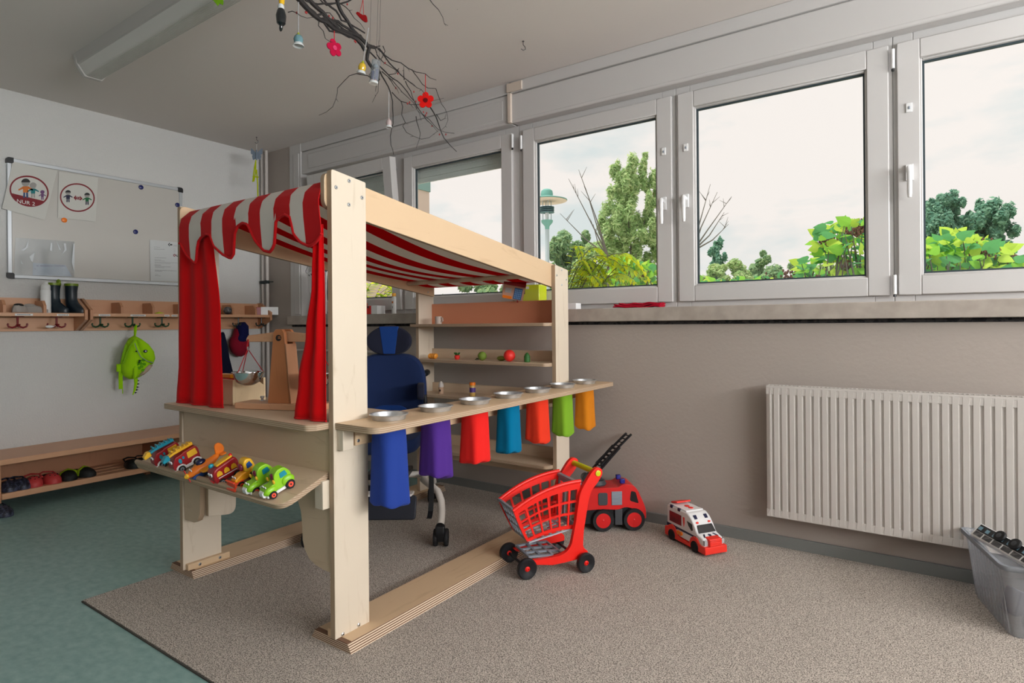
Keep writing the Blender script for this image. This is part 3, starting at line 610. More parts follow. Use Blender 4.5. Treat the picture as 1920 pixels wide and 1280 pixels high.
        b = MB(); b.box((.049, 0, .02), (.004, .024, .010)); b.build('bumper', redp, T, bevel=.002)
        eyes(T, .0475, .046); wheels(T, (-.028, .026), .025, .012, .009)
    elif kind == 'loader':
        b = MB(); b.prism(rpoly([(-.045, .018), (.035, .018), (.038, .034), (.01, .044), (-.045, .046)], .007), 'y', -.017, .017); b.build('body', M('amber_plastic', (236, 158, 26), .35), T, bevel=.004)
        b = MB(); b.prism(rpoly([(-.045, .042), (-.004, .040), (-.008, .076), (-.02, .086), (-.04, .080)], .010), 'y', -.019, .019); b.build('cab', yellp, T, bevel=.006, bseg=3)
        for s in (-1, 1): b = MB(); b.prism(rpoly([(-.036, .054), (-.014, .052), (-.016, .070), (-.030, .074)], .004), 'y', s * .0185, s * .0202); b.build('window', bluep, T)
        b = MB(); b.ball((-.003, -.001, .060), (.008, .013, .014)); b.build('windscreen', M('plum_plastic', (110, 20, 50), .15, coat=.5), T)
        b = MB(); b.prism([(.044, .006), (.056, .004), (.054, .010), (.048, .012), (.046, .030), (.052, .036), (.042, .036), (.040, .012)], 'y', -.030, .030); b.bx(.01, .044, -.022, -.018, .018, .026); b.bx(.01, .044, .018, .022, .018, .026); b.build('bucket', M('orange_red_plastic', (236, 72, 30), .35), T, bevel=.002)
        eyes(T, .030, .040, .008, .005); wheels(T, (-.026,), .024, .018, .012, darkr, M('orange_red_plastic', (236, 72, 30), .35)); wheels(T, (.024,), .022, .012, .010, darkr, M('orange_red_plastic', (236, 72, 30), .35))
    else:
        b = MB(); b.prism(rpoly([(-.050, .018), (.050, .016), (.055, .026), (.046, .038), (.012, .042), (.006, .068), (-.010, .080), (-.034, .078), (-.048, .056)], .009), 'y', -.019, .019); b.build('body', limep, T, bevel=.008, bseg=3)
        for s in (-1, 1):
            b = MB(); b.ball((.030, s * .019, .026), (.022, .008, .014)); b.build('mudguard', limep, T)
            b = MB(); b.ball((-.032, s * .020, .030), (.022, .008, .018)); b.build('mudguard', limep, T)
        b = MB(); b.prism(rpoly([(.046, .010), (.058, .014), (.058, .028), (.050, .034)], .003), 'y', -.013, .013); b.prism([(-.03, .008), (.048, .008), (.048, .016), (-.03, .018)], 'y', -.022, .022); b.build('bumper', whitep, T, bevel=.003)
        for s in (-1, 1): b = MB(); b.prism(rpoly([(-.036, .050), (-.010, .048), (-.012, .066), (-.032, .068)], .004), 'y', s * .0185, s * .0203); b.build('window', tealp, T)
        b = MB(); b.ball((.005, 0, .056), (.008, .014, .014)); b.build('windscreen', M('plum_plastic', (110, 20, 50), .15, coat=.5), T)
        for s in (-1, 1): b = MB(); b.ball((.014, s * .021, .05), (.004, .006, .008)); b.build('side_mirror', yellp, T)
        eyes(T, .040, .040, .008, .005); wheels(T, (-.032,), .024, .016, .011, darkr, M('coral_plastic', (240, 84, 60), .35)); wheels(T, (.030,), .024, .013, .011, darkr, M('coral_plastic', (240, 84, 60), .35))
minicar('ladder', 317, 867, 'little red toy fire truck with teal ladder and yellow basket, leftmost on the tray', -.15)
minicar('ladder', 352, 875, 'little red toy fire truck with yellow ladder and teal basket, second on the tray', -.12)
minicar('plane', 388, 888, 'little orange toy plane with blue belly on the tray', -.15)
minicar('engine', 427, 898, 'little dark red toy fire engine with yellow windows on the tray beside the plane', -.1)
minicar('loader', 461, 905, 'little yellow toy loader with an orange bucket on the tray', -.08)
minicar('car', 492, 914, 'little lime green toy car on the tray beside the yellow loader', -.12)
minicar('car', 524, 921, 'little lime green toy car at the right end of the row on the tray', -.15)

# ---------------------------------------------------------------- things on the back shelves
def lab(nm, label, cat, loc): return thing(nm, label, cat, loc)
Z1, Z2, Z3 = 1.087, .872, .658
p = on(822, 605, 'y', 2.76); b = MB(); b.lathe([(.020, 0), (.021, .002), (.021, .045), (.018, .046), (.017, .006), (.001, .006)], (0, 0, 0), 24)
t = lab('toy_mug', 'small pale grey toy mug on the top shelf of the play shop', 'mug', (p.x, 2.76, Z1)); b.build('cup', M('mug_grey', (196, 180, 168), .6), t)
b = MB(); b.tube([(.019, 0, .038), (.034, 0, .036), (.036, 0, .018), (.019, 0, .010)], .0035, 8); b.build('handle', M('mug_grey', (196, 180, 168), .6), t)
def sx(px, y=2.75): return on(px, 660, 'y', y).x
t = lab('toy_pasta', 'ridged orange toy food piece at the left of the middle shelf', 'toy food', (sx(812), 2.75, Z2)); b = MB()
for q in range(4): b.ball((-.024 + q * .015, 0, .017), (.010, .018, .017), 0, 12, 8, rot=(0, .25, 0))
b.ball((.0, 0, .012), (.03, .014, .012)); b.build('ridged_body', M('toy_orange', (232, 150, 44), .5), t)
t = lab('toy_strawberry', 'small red toy strawberry with green leaves on the middle shelf', 'toy food', (sx(857), 2.75, Z2)); b = MB(); b.lathe([(.001, 0), (.012, .001), (.016, .012), (.017, .022), (.010, .028), (.001, .029)], (0, 0, 0), 18); b.build('fruit', M('toy_red', (214, 44, 34), .5), t)
for q in range(5):
    b = MB(); an = q * 1.257 + .3; b.ball((math.cos(an) * .012, math.sin(an) * .012, .034), (.004, .004, .012), 0, 8, 6, rot=(-math.sin(an) * .7, math.cos(an) * .7, 0)); b.build('leaf', M('toy_green', (34, 96, 34), .5), t)
t = lab('toy_apple', 'green felt toy apple with a dark stalk leaf on the middle shelf', 'toy food', (sx(904), 2.75, Z2)); b = MB(); b.ball((0, 0, .026), (.026, .026, .026), 0, 20, 14); b.build('fruit', M('toy_olive', (112, 136, 44), .7), t)
b = MB(); b.tube([(-.018, -.01, .008), (-.03, -.012, .012), (-.043, -.014, .003)], [.004, .004, .001], 8); b.tube([(-.014, -.012, .008), (-.022, -.016, .010), (-.028, -.018, .001)], [.003, .003, .001], 8); b.build('stalk', M('toy_dark_green', (44, 56, 24), .7), t)
t = MB(); t.ball((0, 0, .0145), (.030, .014, .0145), 0, 16, 10); single(t, 'toy_pickle', M('toy_pale_green', (134, 146, 56), .6, bump=(200, .4)), 'pale green toy gherkin lying beside the red ball', 'toy food', (sx(936), 2.77, Z2))
t = MB(); t.ball((0, 0, .033), .033, 0, 24, 16); single(t, 'red_ball', M('ball_red', (226, 44, 36), .5), 'bright red ball on the middle shelf of the play shop', 'ball', (sx(956), 2.745, Z2))
t = MB(); t.lathe([(.001, 0), (.016, .0005), (.017, .004), (.017, .032), (.010, .046), (.003, .052), (.001, .0525)], (0, 0, 0), 16); single(t, 'toy_tree', M('toy_green2', (44, 100, 40), .6), 'small dark green cone shaped toy tree at the right of the middle shelf', 'toy', (sx(989), 2.745, Z2))
def sx3(px): return on(px, 735, 'y', 2.76).x
t = lab('egg_cup', 'wooden egg cup with a dark dot holding a white toy egg on the lower shelf', 'egg cup', (sx3(827), 2.76, Z3)); b = MB(); b.lathe([(.001, 0), (.017, .0005), (.017, .040), (.014, .041), (.001, .030)], (0, 0, 0), 20); b.build('cup', M('egg_cup_wood', (170, 138, 112), .6), t)
b = MB(); b.lathe([(.007, -.001), (.007, .001)], (.006, -.0165, .022), 12, 'y'); b.build('dot', M('dot_brown', (60, 34, 26), .6), t)
b = MB(); b.lathe([(.001, .030), (.013, .036), (.0165, .048), (.014, .064), (.007, .075), (.001, .078)], (0, 0, 0), 18); b.build('egg', M('egg_white', (196, 188, 180), .5), t)
t = lab('toy_jar', 'toy food jar with an orange lid and purple label on the lower shelf', 'jar', (sx3(886), 2.76, Z3)); b = MB(); b.lathe([(.001, 0), (.0165, .0005), (.018, .004), (.018, .062), (.015, .066), (.001, .066)], (0, 0, 0), 24); b.build('glass_body', M('jar_amber', (196, 160, 90), .15, coat=.5), t)
b = MB(); b.lathe([(.0184, .024), (.0184, .052)], (0, 0, 0), 24); b.build('label_band', M('jar_label', (74, 48, 120), .5), t); b = MB(); b.lathe([(.001, .065), (.0185, .0655), (.0185, .082), (.001, .083)], (0, 0, 0), 24); b.build('lid', orgp, t)
# ================================================================ THERAPY CHAIR
ch = CAM + fw * 3.2 + rt0 * (-.67)
T = thing('therapy_chair', 'navy blue padded therapy chair on white tubes and castors inside the play shop', 'chair', (ch.x, ch.y, CZ), math.atan2(-fw.y, -fw.x))
navy = cloth('navy_upholstery', (30, 44, 80), b=(400, .2, .0006)); navyd = cloth('charcoal_upholstery', (34, 36, 50), b=(400, .2, .0006)); navyb = cloth('royal_upholstery', (26, 58, 120), b=(400, .2, .0006))
tubem = M('cream_tube', (206, 200, 192), .3)
def pillow(cx, w, h, t, cz, mi=0, n=24, ex=2.6, top=None, curve=.0):
    b = MB(); rings = []
    for q in range(9):
        a = -PI / 2 + PI * q / 8; sc = math.cos(a) ** .45 if abs(math.cos(a)) > 1e-6 else .02; x = t / 2 * math.sin(a); ring = []
        for j in range(n * 2):
            f = 2 * PI * j / (n * 2); c, s = math.cos(f), math.sin(f); rr = (abs(c) ** ex + abs(s) ** ex) ** (-1 / ex)
            y = w / 2 * rr * c; z = h / 2 * rr * s
            if top and z > 0: y *= 1 - top * (z / (h / 2)) ** 2
            k = 1 - (1 - sc) * .16
            if q in (0, 8): k = .80
            ring.append((cx + x + curve * (y / (w / 2)) ** 2, y * k, cz + z * k))
        ins = []
        if q in (0, 8):
            for kk in (.55, .25, .05): ins.append([(cx + x * (1.04 if q == 8 else 1) + curve * ((p[1] / .8 * kk) / (w / 2)) ** 2, p[1] / .8 * kk, cz + (p[2] - cz) / .8 * kk) for p in ring])
        rings += (ins[::-1] + [ring]) if q == 0 else ([ring] + ins)
    b.loft(rings); return b
pillow(-.10, .40, .44, .07, .70, ex=4, top=.10, curve=.03).build('backrest', navy, T)
b = pillow(-.062, .22, .16, .03, .56, ex=3); b.build('lumbar_pad', navyb, T)
hb = pillow(-.08, .245, .162, .06, .992, ex=2.3, top=.25, curve=.02, n=48)
o = hb.build('headrest', [navyd, navyb], T)
for p_ in o.data.polygons:
    if len(p_.vertices) < 6: continue
o.data.update()
b = MB(); b.loft([[(x, y * (1 + (z - .915) * 3.2) , z) for y, z in rpoly([(-.032, .918), (.032, .918), (.036, 1.068), (-.036, 1.068)], .006)] for x in (-.058, -.0445)]); b.build('headrest_centre', navyb, o, bevel=.004)
b = MB(); b.tube([(-.13, 0, .55), (-.135, 0, .95)], .014, 10); b.build('headrest_rod', dark, T)
b = pillow(0, .38, .40, .07, 0, ex=4); b.v = [(v[2] + .08, v[1], .47 + v[0]) for v in b.v]; b.build('seat', navy, T)
for s in (-1, 1):
    b = pillow(0, .16, .085, .035, 0, ex=3.5); b.v = [(v[1] + .04, s * (.185 + .12 * (v[1] - 0)) + v[0], .725 + v[2]) for v in b.v]; b.build('side_support', navyd, T)
    b = MB(); b.tube([(.0, s * .2, .70), (-.02, s * .21, .5), (-.05, s * .2, .38)], .011, 8); b.build('arm_tube', dark, T)
    b = MB(); b.tube([(-.13, s * .14, .74), (-.22, s * .165, .79), (-.30, s * .17, .795)], .009, 8); b.tube([(-.24, s * .168, .795), (-.31, s * .17, .797)], .018, 10); b.build('push_handle', dark, T)
    # bent base tube, front castor and rear castor
    b = MB(); b.tube([(-.40, s * .19, .13), (-.30, s * .195, .20), (-.12, s * .18, .245), (.02, s * .19, .252), (.12, s * .24, .25), (.19, s * .29, .235), (.235, s * .312, .20), (.262, s * .318, .16), (.29, s * .318, .125), (.318, s * .316, .105)], .0175, 14)
    b.build('base_tube', tubem, T)
    b = MB(); b.tube([(.318, s * .316, .100), (.335, s * .316, .094)], .024, 14); b.build('end_cap', dark, T)
    for cx, cy, r in ((.318, s * .316, .042), (-.40, s * .19, .042)):
        b = MB(); b.prism(rpoly([(cx - .030, .035), (cx - .005, .02), (cx + .028, .07), (cx + .022, .112), (cx - .010, .112)], .012), 'y', cy - .022, cy + .022); q = b.build('castor_fork', dark, T, bevel=.006)
        for yy in (-.026, .026):
            b = MB(); b.lathe([(r * .55, -.007), (r * .93, -.009), (r, -.004), (r, .004), (r * .93, .009), (r * .55, .007)], (cx - .022, cy + yy, r), 24, 'y'); b.lathe([(r * .56, -.005), (r * .56, .0055)], (cx - .022, cy + yy, r), 16, 'y', 1); b.build('wheel', [darkr, greyp], q)
b = MB(); b.tube([(-.12, -.18, .245), (-.12, .18, .245)], .0175, 12); b.tube([(-.30, -.195, .20), (-.30, .195, .20)], .0175, 12); b.build('cross_tube', tubem, T)
b = MB(); b.bx(-.14, .06, -.11, .11, .26, .29); b.tube([(-.04, 0, .28), (-.04, 0, .44)], .03, 14); b.bx(-.10, .12, -.12, .12, .42, .44); b.build('seat_mount', dark, T, bevel=.004)
b = MB(); b.tube([(.10, .07, .31), (-.02, .09, .42)], .014, 12); b.tube([(.14, .065, .27), (.10, .07, .31)], .007, 8, 1); b.build('gas_spring', [dark, steel], T)
for s in (-1, 1):
    b = MB(); b.bx(.25, .275, s * .10 - .012, s * .10 + .012, .24, .50); b.build('leg_bar', dark, T, bevel=.003)
b = MB(); b.mx = Matrix.Translation((.44, .008, .232)) @ Matrix.Rotation(math.radians(62), 4, 'Y')
b.prism(rpoly([(-.055, -.212), (.055, -.212), (.055, .212), (-.055, .212)], .018), 'z', -.008, .008); b.build('footplate', M('footplate_black', (18, 22, 34), .6), T, bevel=.004)
b = MB(); b.prism(rpoly([(.36, -.205), (.425, -.205), (.425, .20), (.36, .20)], .01), 'z', .276, .288); b.build('footplate_rim', tubem, T, bevel=.003)
b = MB(); b.box((.33, .18, .30), (.02, .03, .02)); rg = []
for x, y, z in [(.30, .272, .36), (.30, .272, .25), (.30, .27, .20), (.305, .268, .17), (.33, .268, .155), (.36, .268, .153)]: rg.append([(x, y - .012, z), (x, y + .012, z), (x + .004, y + .012, z + .003), (x + .004, y - .012, z + .003)])
b = MB(); b.loft(rg); b.build('strap', dark, T)

# ================================================================ TOY SHOPPING CART
T = thing('toy_shopping_cart', 'red plastic toy shopping cart with yellow handle and black wheels on the carpet', 'toy cart', (-1.405, 2.262, CZ), math.atan2(-.85, -.53))
cr = M('cart_red', (236, 32, 22), .35)
def lattice(P, nu, nv, bu, bv, rim, th, nrm, mat, nm, top=.0):
    b = MB(); n = Vector(nrm) * th
    def strip(u0, u1, v0, v1, k=6):
        along_u = (u1 - u0) > (v1 - v0)
        for q in range(k):
            if along_u: a0, a1, c0, c1 = u0 + (u1 - u0) * q / k, u0 + (u1 - u0) * (q + 1) / k, v0, v1
            else: a0, a1, c0, c1 = u0, u1, v0 + (v1 - v0) * q / k, v0 + (v1 - v0) * (q + 1) / k
            p = [P(a0, c0), P(a1, c0), P(a1, c1), P(a0, c1)]; b.add([x - n for x in p] + [x + n for x in p], [(0, 3, 2, 1), (4, 5, 6, 7), (0, 1, 5, 4), (1, 2, 6, 5), (2, 3, 7, 6), (3, 0, 4, 7)])
    strip(0, 1, 0, rim, 14); strip(0, 1, 1 - rim - top, 1, 14); strip(0, rim * .6, rim, 1 - rim - top); strip(1 - rim * .6, 1, rim, 1 - rim - top)
    for i in range(1, nu): u = i / nu; strip(u - bu / 2, u + bu / 2, rim, 1 - rim - top)
    for j in range(1, nv): v = rim + (1 - 2 * rim - top) * j / nv; strip(0, 1, v - bv / 2, v + bv / 2, 14)
    return b.build(nm, mat, T)
def side(s):
    def P(u, v):      # u rear -> front, v bottom -> top
        tx = -.125 + .315 * u; tz = .385 - .010 * u - .085 * u ** 2.2; bx_ = -.105 + .225 * u; bz_ = .178 - .032 * u + .012 * math.sin(PI * u)
        y = s * ((.088 + .012 * v) - .018 * u * (1)); return Vector((bx_ + (tx - bx_) * v ** .85, y, bz_ + (tz - bz_) * v))
    return P
for s in (-1, 1):
    P = side(s); lattice(P, 6, 3, .032, .05, .075, .0035, (0, s, 0), cr, 'basket_side', top=.09)
    b = MB(); b.tube([P(u / 20, 1) for u in range(21)], .0085, 10, flat=1.0); b.build('basket_rim', cr, T)
    b = MB(); y = s * .108    # slanted side post with handle hub, foot rail and axle housing
    b.prism(rpoly([(-.150, .055), (-.055, .050), (.02, .045), (.105, .052), (.125, .068), (.02, .078), (-.040, .088), (-.068, .115), (-.092, .22), (-.112, .335), (-.135, .372), (-.175, .425), (-.20, .442), (-.225, .432), (-.228, .410), (-.205, .375), (-.172, .345), (-.155, .30), (-.130, .17), (-.125, .10), (-.15, .08)], [.01, .02, 0, .01, .01, .02, .02, .02, 0, .02, .02, .02, .02, .015, .015, .02, .02, .02, 0, .02, .01]), 'y', y - .010, y + .010)
    b.v = [(v[0], v[1] - s * .030 * max(0, min(1, v[0] / .11)), v[2]) for v in b.v]
    b.build('side_frame', cr, T, bevel=.004)
    b = MB(); b.lathe([(.013, 0), (.013, .004), (.010, .005)], (-.203, y + s * .010, .415), 16, 'y') if s > 0 else b.lathe([(.013, -.004), (.013, 0)], (-.203, y - .010, .415), 16, 'y'); b.build('handle_cap', M('acid_yellow', (206, 206, 20), .35), T)
    for x, r, yy in ((.135, .044, .098), (-.125, .042, .140)):
        b = MB(); b.lathe([(r * .25, -.006), (r * .5, -.010), (r * .90, -.012), (r, -.007), (r, .007), (r * .90, .012), (r * .5, .010), (r * .25, .006)], (x, s * yy, r), 32, 'y'); b.lathe([(r * .26, -.0065), (r * .12, -.012), (r * .12, .012), (r * .26, .0065)], (x, s * yy, r), 16, 'y', 1); b.build('wheel', [dark, cr], T)
lattice(lambda u, v: Vector((.118 + .07 * v, -.074 + .148 * u - 0, .150 + .148 * v)), 5, 3, .05, .06, .09, .003, (1, 0, -.4), greyp, 'basket_front')
lattice(lambda u, v: Vector((-.103 + .22 * u, -.085 + .17 * v + (-.0) * u, .178 - .032 * u)), 6, 5, .04, .05, .05, .0025, (0, 0, 1), M('pale_grey_plastic', (170, 180, 190), .4), 'basket_floor')
lattice(lambda u, v: Vector((-.106 - .012 * v, -.088 + .176 * u, .18 + .19 * v)), 3, 1, .12, .06, .10, .003, (1, 0, 0), greyp, 'basket_back')
b = MB(); b.bx(-.132, -.112, -.098, .098, .366, .378); b.bx(-.126, -.122, -.095, .095, .345, .366, 1); b.build('rear_rim', [greyp, dark], T, bevel=.002)
b = MB(); b.bx(.182, .196, -.082, .082, .290, .300); b.build('front_rim', greyp, T, bevel=.002)
b = MB(); b.tube([(-.203, -.10, .415), (-.203, .10, .415)], .0125, 16); b.build('handle', M('acid_yellow', (206, 206, 20), .35), T)
b = MB(); b.tube([(-.125, -.14, .042), (-.125, .14, .042)], .006, 8); b.build('axle', dark, T)
b = MB(); b.tube([(.135, -.098, .044), (.135, .098, .044)], .006, 8); b.build('axle', dark, T)
lattice(lambda u, v: Vector((-.055 + .17 * u, (-.098 + .196 * v) * (1 - .25 * u), .068 + .012 * math.sin(PI * u * .5))), 3, 3, .07, .08, .09, .004, (0, 0, 1), greyp, 'lower_shelf')

# ================================================================ TOY FIRE TRUCK
hd_ = Vector((.78, .63, 0)).normalized(); T = thing('toy_fire_truck', 'big red toy fire truck with raised black ladder parked behind the toy shopping cart', 'toy vehicle', (-1.392, 2.885, CZ), math.atan2(hd_.y, hd_.x))
rd = M('truck_red', (206, 26, 26), .35)
b = MB(); b.prism(rpoly([(-.17, .075), (-.155, .11), (-.06, .115), (.03, .11), (.07, .125), (.15, .10), (.168, .06), (.176, .06), (.178, .10), (.165, .14), (.130, .215), (.11, .235), (.06, .242), (.03, .225), (-.17, .222)], [.01, .01, .02, .02, .03, .02, .0, .01, .02, .03, .02, .02, .02, .01, .01]), 'y', -.075, .075); b.build('body', rd, T, bevel=.008, bseg=3)
b = MB(); b.bx(-.165, .150, -.062, .062, .035, .12); b.build('chassis', dark, T, bevel=.004)
for s in (-1, 1):
    b = MB(); b.prism(rpoly([(.092, .155), (.138, .140), (.122, .200), (.098, .206)], .008), 'y', s * .074, s * .0765); b.build('cab_window', M('window_black', (18, 18, 22), .1, coat=.6), T)
    b = MB(); b.bx(-.005, .05, s * .074, s * .078, .135, .205)
    for q in range(8): b.bx(-.004, .049, s * .078, s * .0795, .138 + q * .0085, .1435 + q * .0085)
    b.build('roller_door', greyp, T, bevel=.001)
    b = MB(); b.prism(rpoly([(-.075, .135), (-.025, .135), (-.025, .20), (-.075, .20)], .012), 'y', s * .074, s * .078); b.build('hose_locker', M('dark_grey_plastic', (60, 62, 66), .5), T, bevel=.003)
    b = MB(); b.bx(.012, .052, s * .058, s * .076, .03, .112); b.build('step_box', M('dark_grey_plastic', (60, 62, 66), .5), T, bevel=.003)
    for x in (-.050, .112):
        r = .058; b = MB(); b.lathe([(r * .6, -.014), (r * .94, -.015), (r, -.008), (r, .008), (r * .94, .015), (r * .6, .014)], (x, s * .070, r), 28, 'y'); b.lathe([(r * .66, -.0145), (r * .60, -.010), (r * .2, -.012), (.001, -.0165), (.001, .0165), (r * .2, .012), (r * .60, .010), (r * .66, .0145)], (x, s * .070, r), 24, 'y', 1); b.build('wheel', [darkr, rd], T)
    b = MB(); b.bx(.06 - .013, .06 + .013, s * .042 - .012, s * .042 + .012, .238, .262); b.build('beacon', M('beacon_blue', (28, 34, 130), .25), T, bevel=.004)
b = MB(); b.prism(rpoly([(.155, .148), (.139, .195), (.143, .195), (.160, .148)], 0), 'y', -.06, .06); b.build('windscreen', M('window_black', (18, 18, 22), .1, coat=.6), T)
b = MB(); b.lathe([(.05, 0), (.055, .01), (.045, .028), (.001, .03)], (-.07, 0, .222), 20); b.build('turntable', M('dark_grey_plastic', (60, 62, 66), .5), T)
b = MB(); b.prism(rpoly([(-.11, .25), (-.03, .25), (-.05, .275), (-.10, .272)], .01), 'y', -.03, .03); b.tube([(-.125, -.025, .262), (-.125, .025, .262)], .022, 14); b.build('ladder_mount', dark, T, bevel=.003)
def ladder(b, p0, p1, w, th, n):
    p0, p1 = Vector(p0), Vector(p1)
    for s in (-1, 1): b.tube([p0 + Vector((0, s * w, 0)), p1 + Vector((0, s * w, 0))], th, 4, flat=1.0)
    for q in range(n): c = p0 + (p1 - p0) * ((q + .5) / n); b.tube([c - Vector((0, w, 0)), c + Vector((0, w, 0))], th * .55, 6)
lt = (.125, 0, .478)
RL = Matrix.Translation((-.08, 0, 0)) @ Matrix.Rotation(math.radians(24), 4, 'Z') @ Matrix.Translation((.08, 0, 0))
b = MB(); b.mx = RL; ladder(b, (-.115, 0, .262), (.07, 0, .410), .029, .007, 9); b.build('ladder_base', dark, T)
b = MB(); b.mx = RL; ladder(b, (-.05, 0, .328), (.155, 0, .470), .021, .0065, 9); b.build('ladder_extension', dark, T)

# ================================================================ TOY AMBULANCE
hd_ = Vector((.83, -.56, 0)).normalized(); T = thing('toy_ambulance', 'white and red toy ambulance standing on the carpet near the wall', 'toy vehicle', (-.935, 2.872, CZ), math.atan2(hd_.y, hd_.x))
wb = M('ambulance_white', (226, 224, 224), .35); ar = M('ambulance_red', (232, 50, 36), .35); nv = M('ambulance_navy', (22, 26, 62), .35)
b = MB(); b.prism(rpoly([(-.140, .035), (.135, .03), (.142, .055), (.135, .075), (.092, .088), (.070, .122), (.045, .150), (.02, .165), (-.140, .165)], [0, 0, .01, .01, .01, .01, .01, .01, .008]), 'y', -.056, .056); b.build('body', wb, T, bevel=.006, bseg=3)
b = MB(); b.bx(-.135, .005, -.050, .050, .163, .171); b.build('roof_deck', wb, T, bevel=.003)
b = MB(); b.prism(rpoly([(-.152, .012), (-.152, .055), (-.128, .062), (-.118, .070), (-.095, .078), (-.072, .070), (-.055, .045), (-.03, .030), (.035, .028), (.050, .060), (.070, .072), (.095, .070), (.112, .05), (.122, .045), (.155, .045), (.158, .012)], .004), 'y', -.062, .062); b.build('skirt', ar, T, bevel=.004)
for s in (-1, 1):
    b = MB(); b.prism([(-.118, .090), (-.025, .090), (-.025, .140), (-.118, .140)], 'y', s * .0555, s * .0575); b.build('side_picture', M('picture_red', (150, 22, 30), .4, noise=(40, .2), col2=(90, 20, 30)), T)
    b = MB(); b.prism([(-.140, .078), (.085, .074), (.085, .066), (-.05, .066), (-.07, .060), (-.140, .062)], 'y', s * .0555, s * .0572); b.build('side_stripe', nv, T)
    b = MB(); b.prism(rpoly([(-.012, .138), (.0, .138), (.0, .112), (-.006, .09), (-.010, .112)], .001), 'y', s * .0555, s * .0575); b.build('side_emblem', ar, T)
    for q in (-.045, -.025): b = MB(); b.prism(circ((q, .053), .010, 12), 'y', s * .0555, s * .0635); b.build('side_lamp', orgp, T)
    b = MB(); b.prism(rpoly([(.018, .128), (.056, .122), (.062, .095), (.052, .090), (.030, .108)], .003), 'y', s * .0555, s * .0575); b.build('side_window', M('window_black', (18, 18, 22), .1, coat=.6), T)
    for x in (-.105, -.045): b = MB(); b.box((x, s * .050, .162), (.022, .014, .016)); b.build('roof_light', nv, T, bevel=.003)
    for x in (-.095, .080): r = .027; b = MB(); b.lathe([(r * .6, -.008), (r * .94, -.009), (r, -.005), (r, .005), (r * .94, .009), (r * .6, .008)], (x, s * .056, r), 22, 'y'); b.lathe([(r * .62, -.007), (r * .62, .0075)], (x, s * .056, r), 16, 'y', 1); b.build('wheel', [darkr, M('dark_grey_plastic', (60, 62, 66), .5)], T)
    b = MB(); b.prism([(.050, s * .012), (.030, s * .018), (.034, s * .036), (.054, s * .036)], 'z', .140, .1545) if False else b.box((.046, s * .030, .150), (.020, .016, .004), rot=(0, .85, 0)); b.build('skylight', nv, T)
    b = MB(); b.ball((.066, s * .034, .130), (.005, .008, .005)); b.build('beacon', ar, T)
    b = MB(); b.bx(.134, .146, s * .040, s * .056, .050, .072); b.build('headlight', M('headlight_grey', (170, 170, 172), .2), T, bevel=.002)
b = MB(); b.mx = Matrix.Translation((.0835, 0, .106)) @ Matrix.Rotation(math.radians(55), 4, 'Y'); b.prism(rpoly([(-.018, -.042), (.020, -.048), (.020, .048), (-.018, .042)], .004), 'z', -.002, .003); b.build('windscreen', M('window_black', (18, 18, 22), .1, coat=.6), T, bevel=.001)
b = MB(); b.prism(rpoly([(.118, .05), (.158, .045), (.152, .078), (.120, .083)], .004), 'y', -.034, .034)
for q in range(4): b.bx(.150, .159, -.032, .032, .050 + q * .007, .053 + q * .007)
b.build('grille', ar, T, bevel=.002)
for x in (-.030, .0): b = MB(); b.lathe([(.012, 0), (.012, .004), (.001, .006)], (x - .025, 0, .170), 16); b.build('roof_dot', ar, T)
b = MB(); b.mx = Matrix.Translation((-.108, 0, .180)) @ Matrix.Rotation(math.radians(-14), 4, 'Y'); b.prism([(-.036, -.030), (.030, -.042), (.030, .042), (-.036, .030)], 'z', -.004, .004); b.build('rear_spoiler', ar, T, bevel=.002)
b = MB(); b.mx = Matrix.Translation((.112, 0, .0835)) @ Matrix.Rotation(math.radians(16), 4, 'Y')
for q in range(3): b.box((0, 0, 0), (.016, .004, .0015), rot=(0, 0, q * PI / 3))
for s in (-1, 1): b.prism([(-.010, s * .022), (.012, s * .034), (.012, s * .040), (-.010, s * .030)], 'z', -.001, .001)
b.build('bonnet_marks', nv, T)

# ================================================================ STORAGE BOX WITH TOYS
X = Vector((.217, 2.608, 0)); d1 = (Vector((.131, 2.957, 0)) - X).normalized(); ang = math.atan2(d1.y, d1.x)
T = thing('storage_box', 'clear ribbed plastic storage box with toys inside, standing beside the radiator', 'storage box', (X.x, X.y, CZ), ang)     # local x: towards the wall, local -y: to the right
cp = see_through('cloudy_plastic', (232, 234, 236), .05, .24, .12, (206, 206, 208)); Lb, Wb, Hb = .36, .30, .25
b = MB(); pts = []; 
def rim(z, off): return rpoly([(-off, off), (Lb + off, off), (Lb + off, -Wb - off), (-off, -Wb - off)], .03, 5)
pr_ = []
for z in (.0, .004, .12, .24, .25): off = -.012 + .030 * z / .25; pr_.append([(x, y, z) for x, y in rim(z, off)])
b.loft(pr_, cap=False); b.add([tuple(p) for p in pr_[0]], [tuple(range(len(pr_[0])))[::-1]]); b.build('tub', cp, T, smooth=True, solid=.002)
b = MB(); o1 = rim(0, .018); o2 = rim(0, .028); n_ = len(o1)
b.add([(x, y, .25) for x, y in o1] + [(x, y, .25) for x, y in o2] + [(x, y, .235) for x, y in o2], [(i, (i + 1) % n_, n_ + (i + 1) % n_, n_ + i) for i in range(n_)] + [(n_ + i, n_ + (i + 1) % n_, 2 * n_ + (i + 1) % n_, 2 * n_ + i) for i in range(n_)])
b.build('rim', see_through('cloudy_plastic_rim', (215, 218, 222), .08, .4, .15, (178, 182, 188)), T, solid=.002)
for q in range(11):
    b = MB(); x = .02 + q * .031; b.tube([(x, .0005 - .010, .01), (x, .018, .235)], .0022, 6); b.build('rib', cp, T)
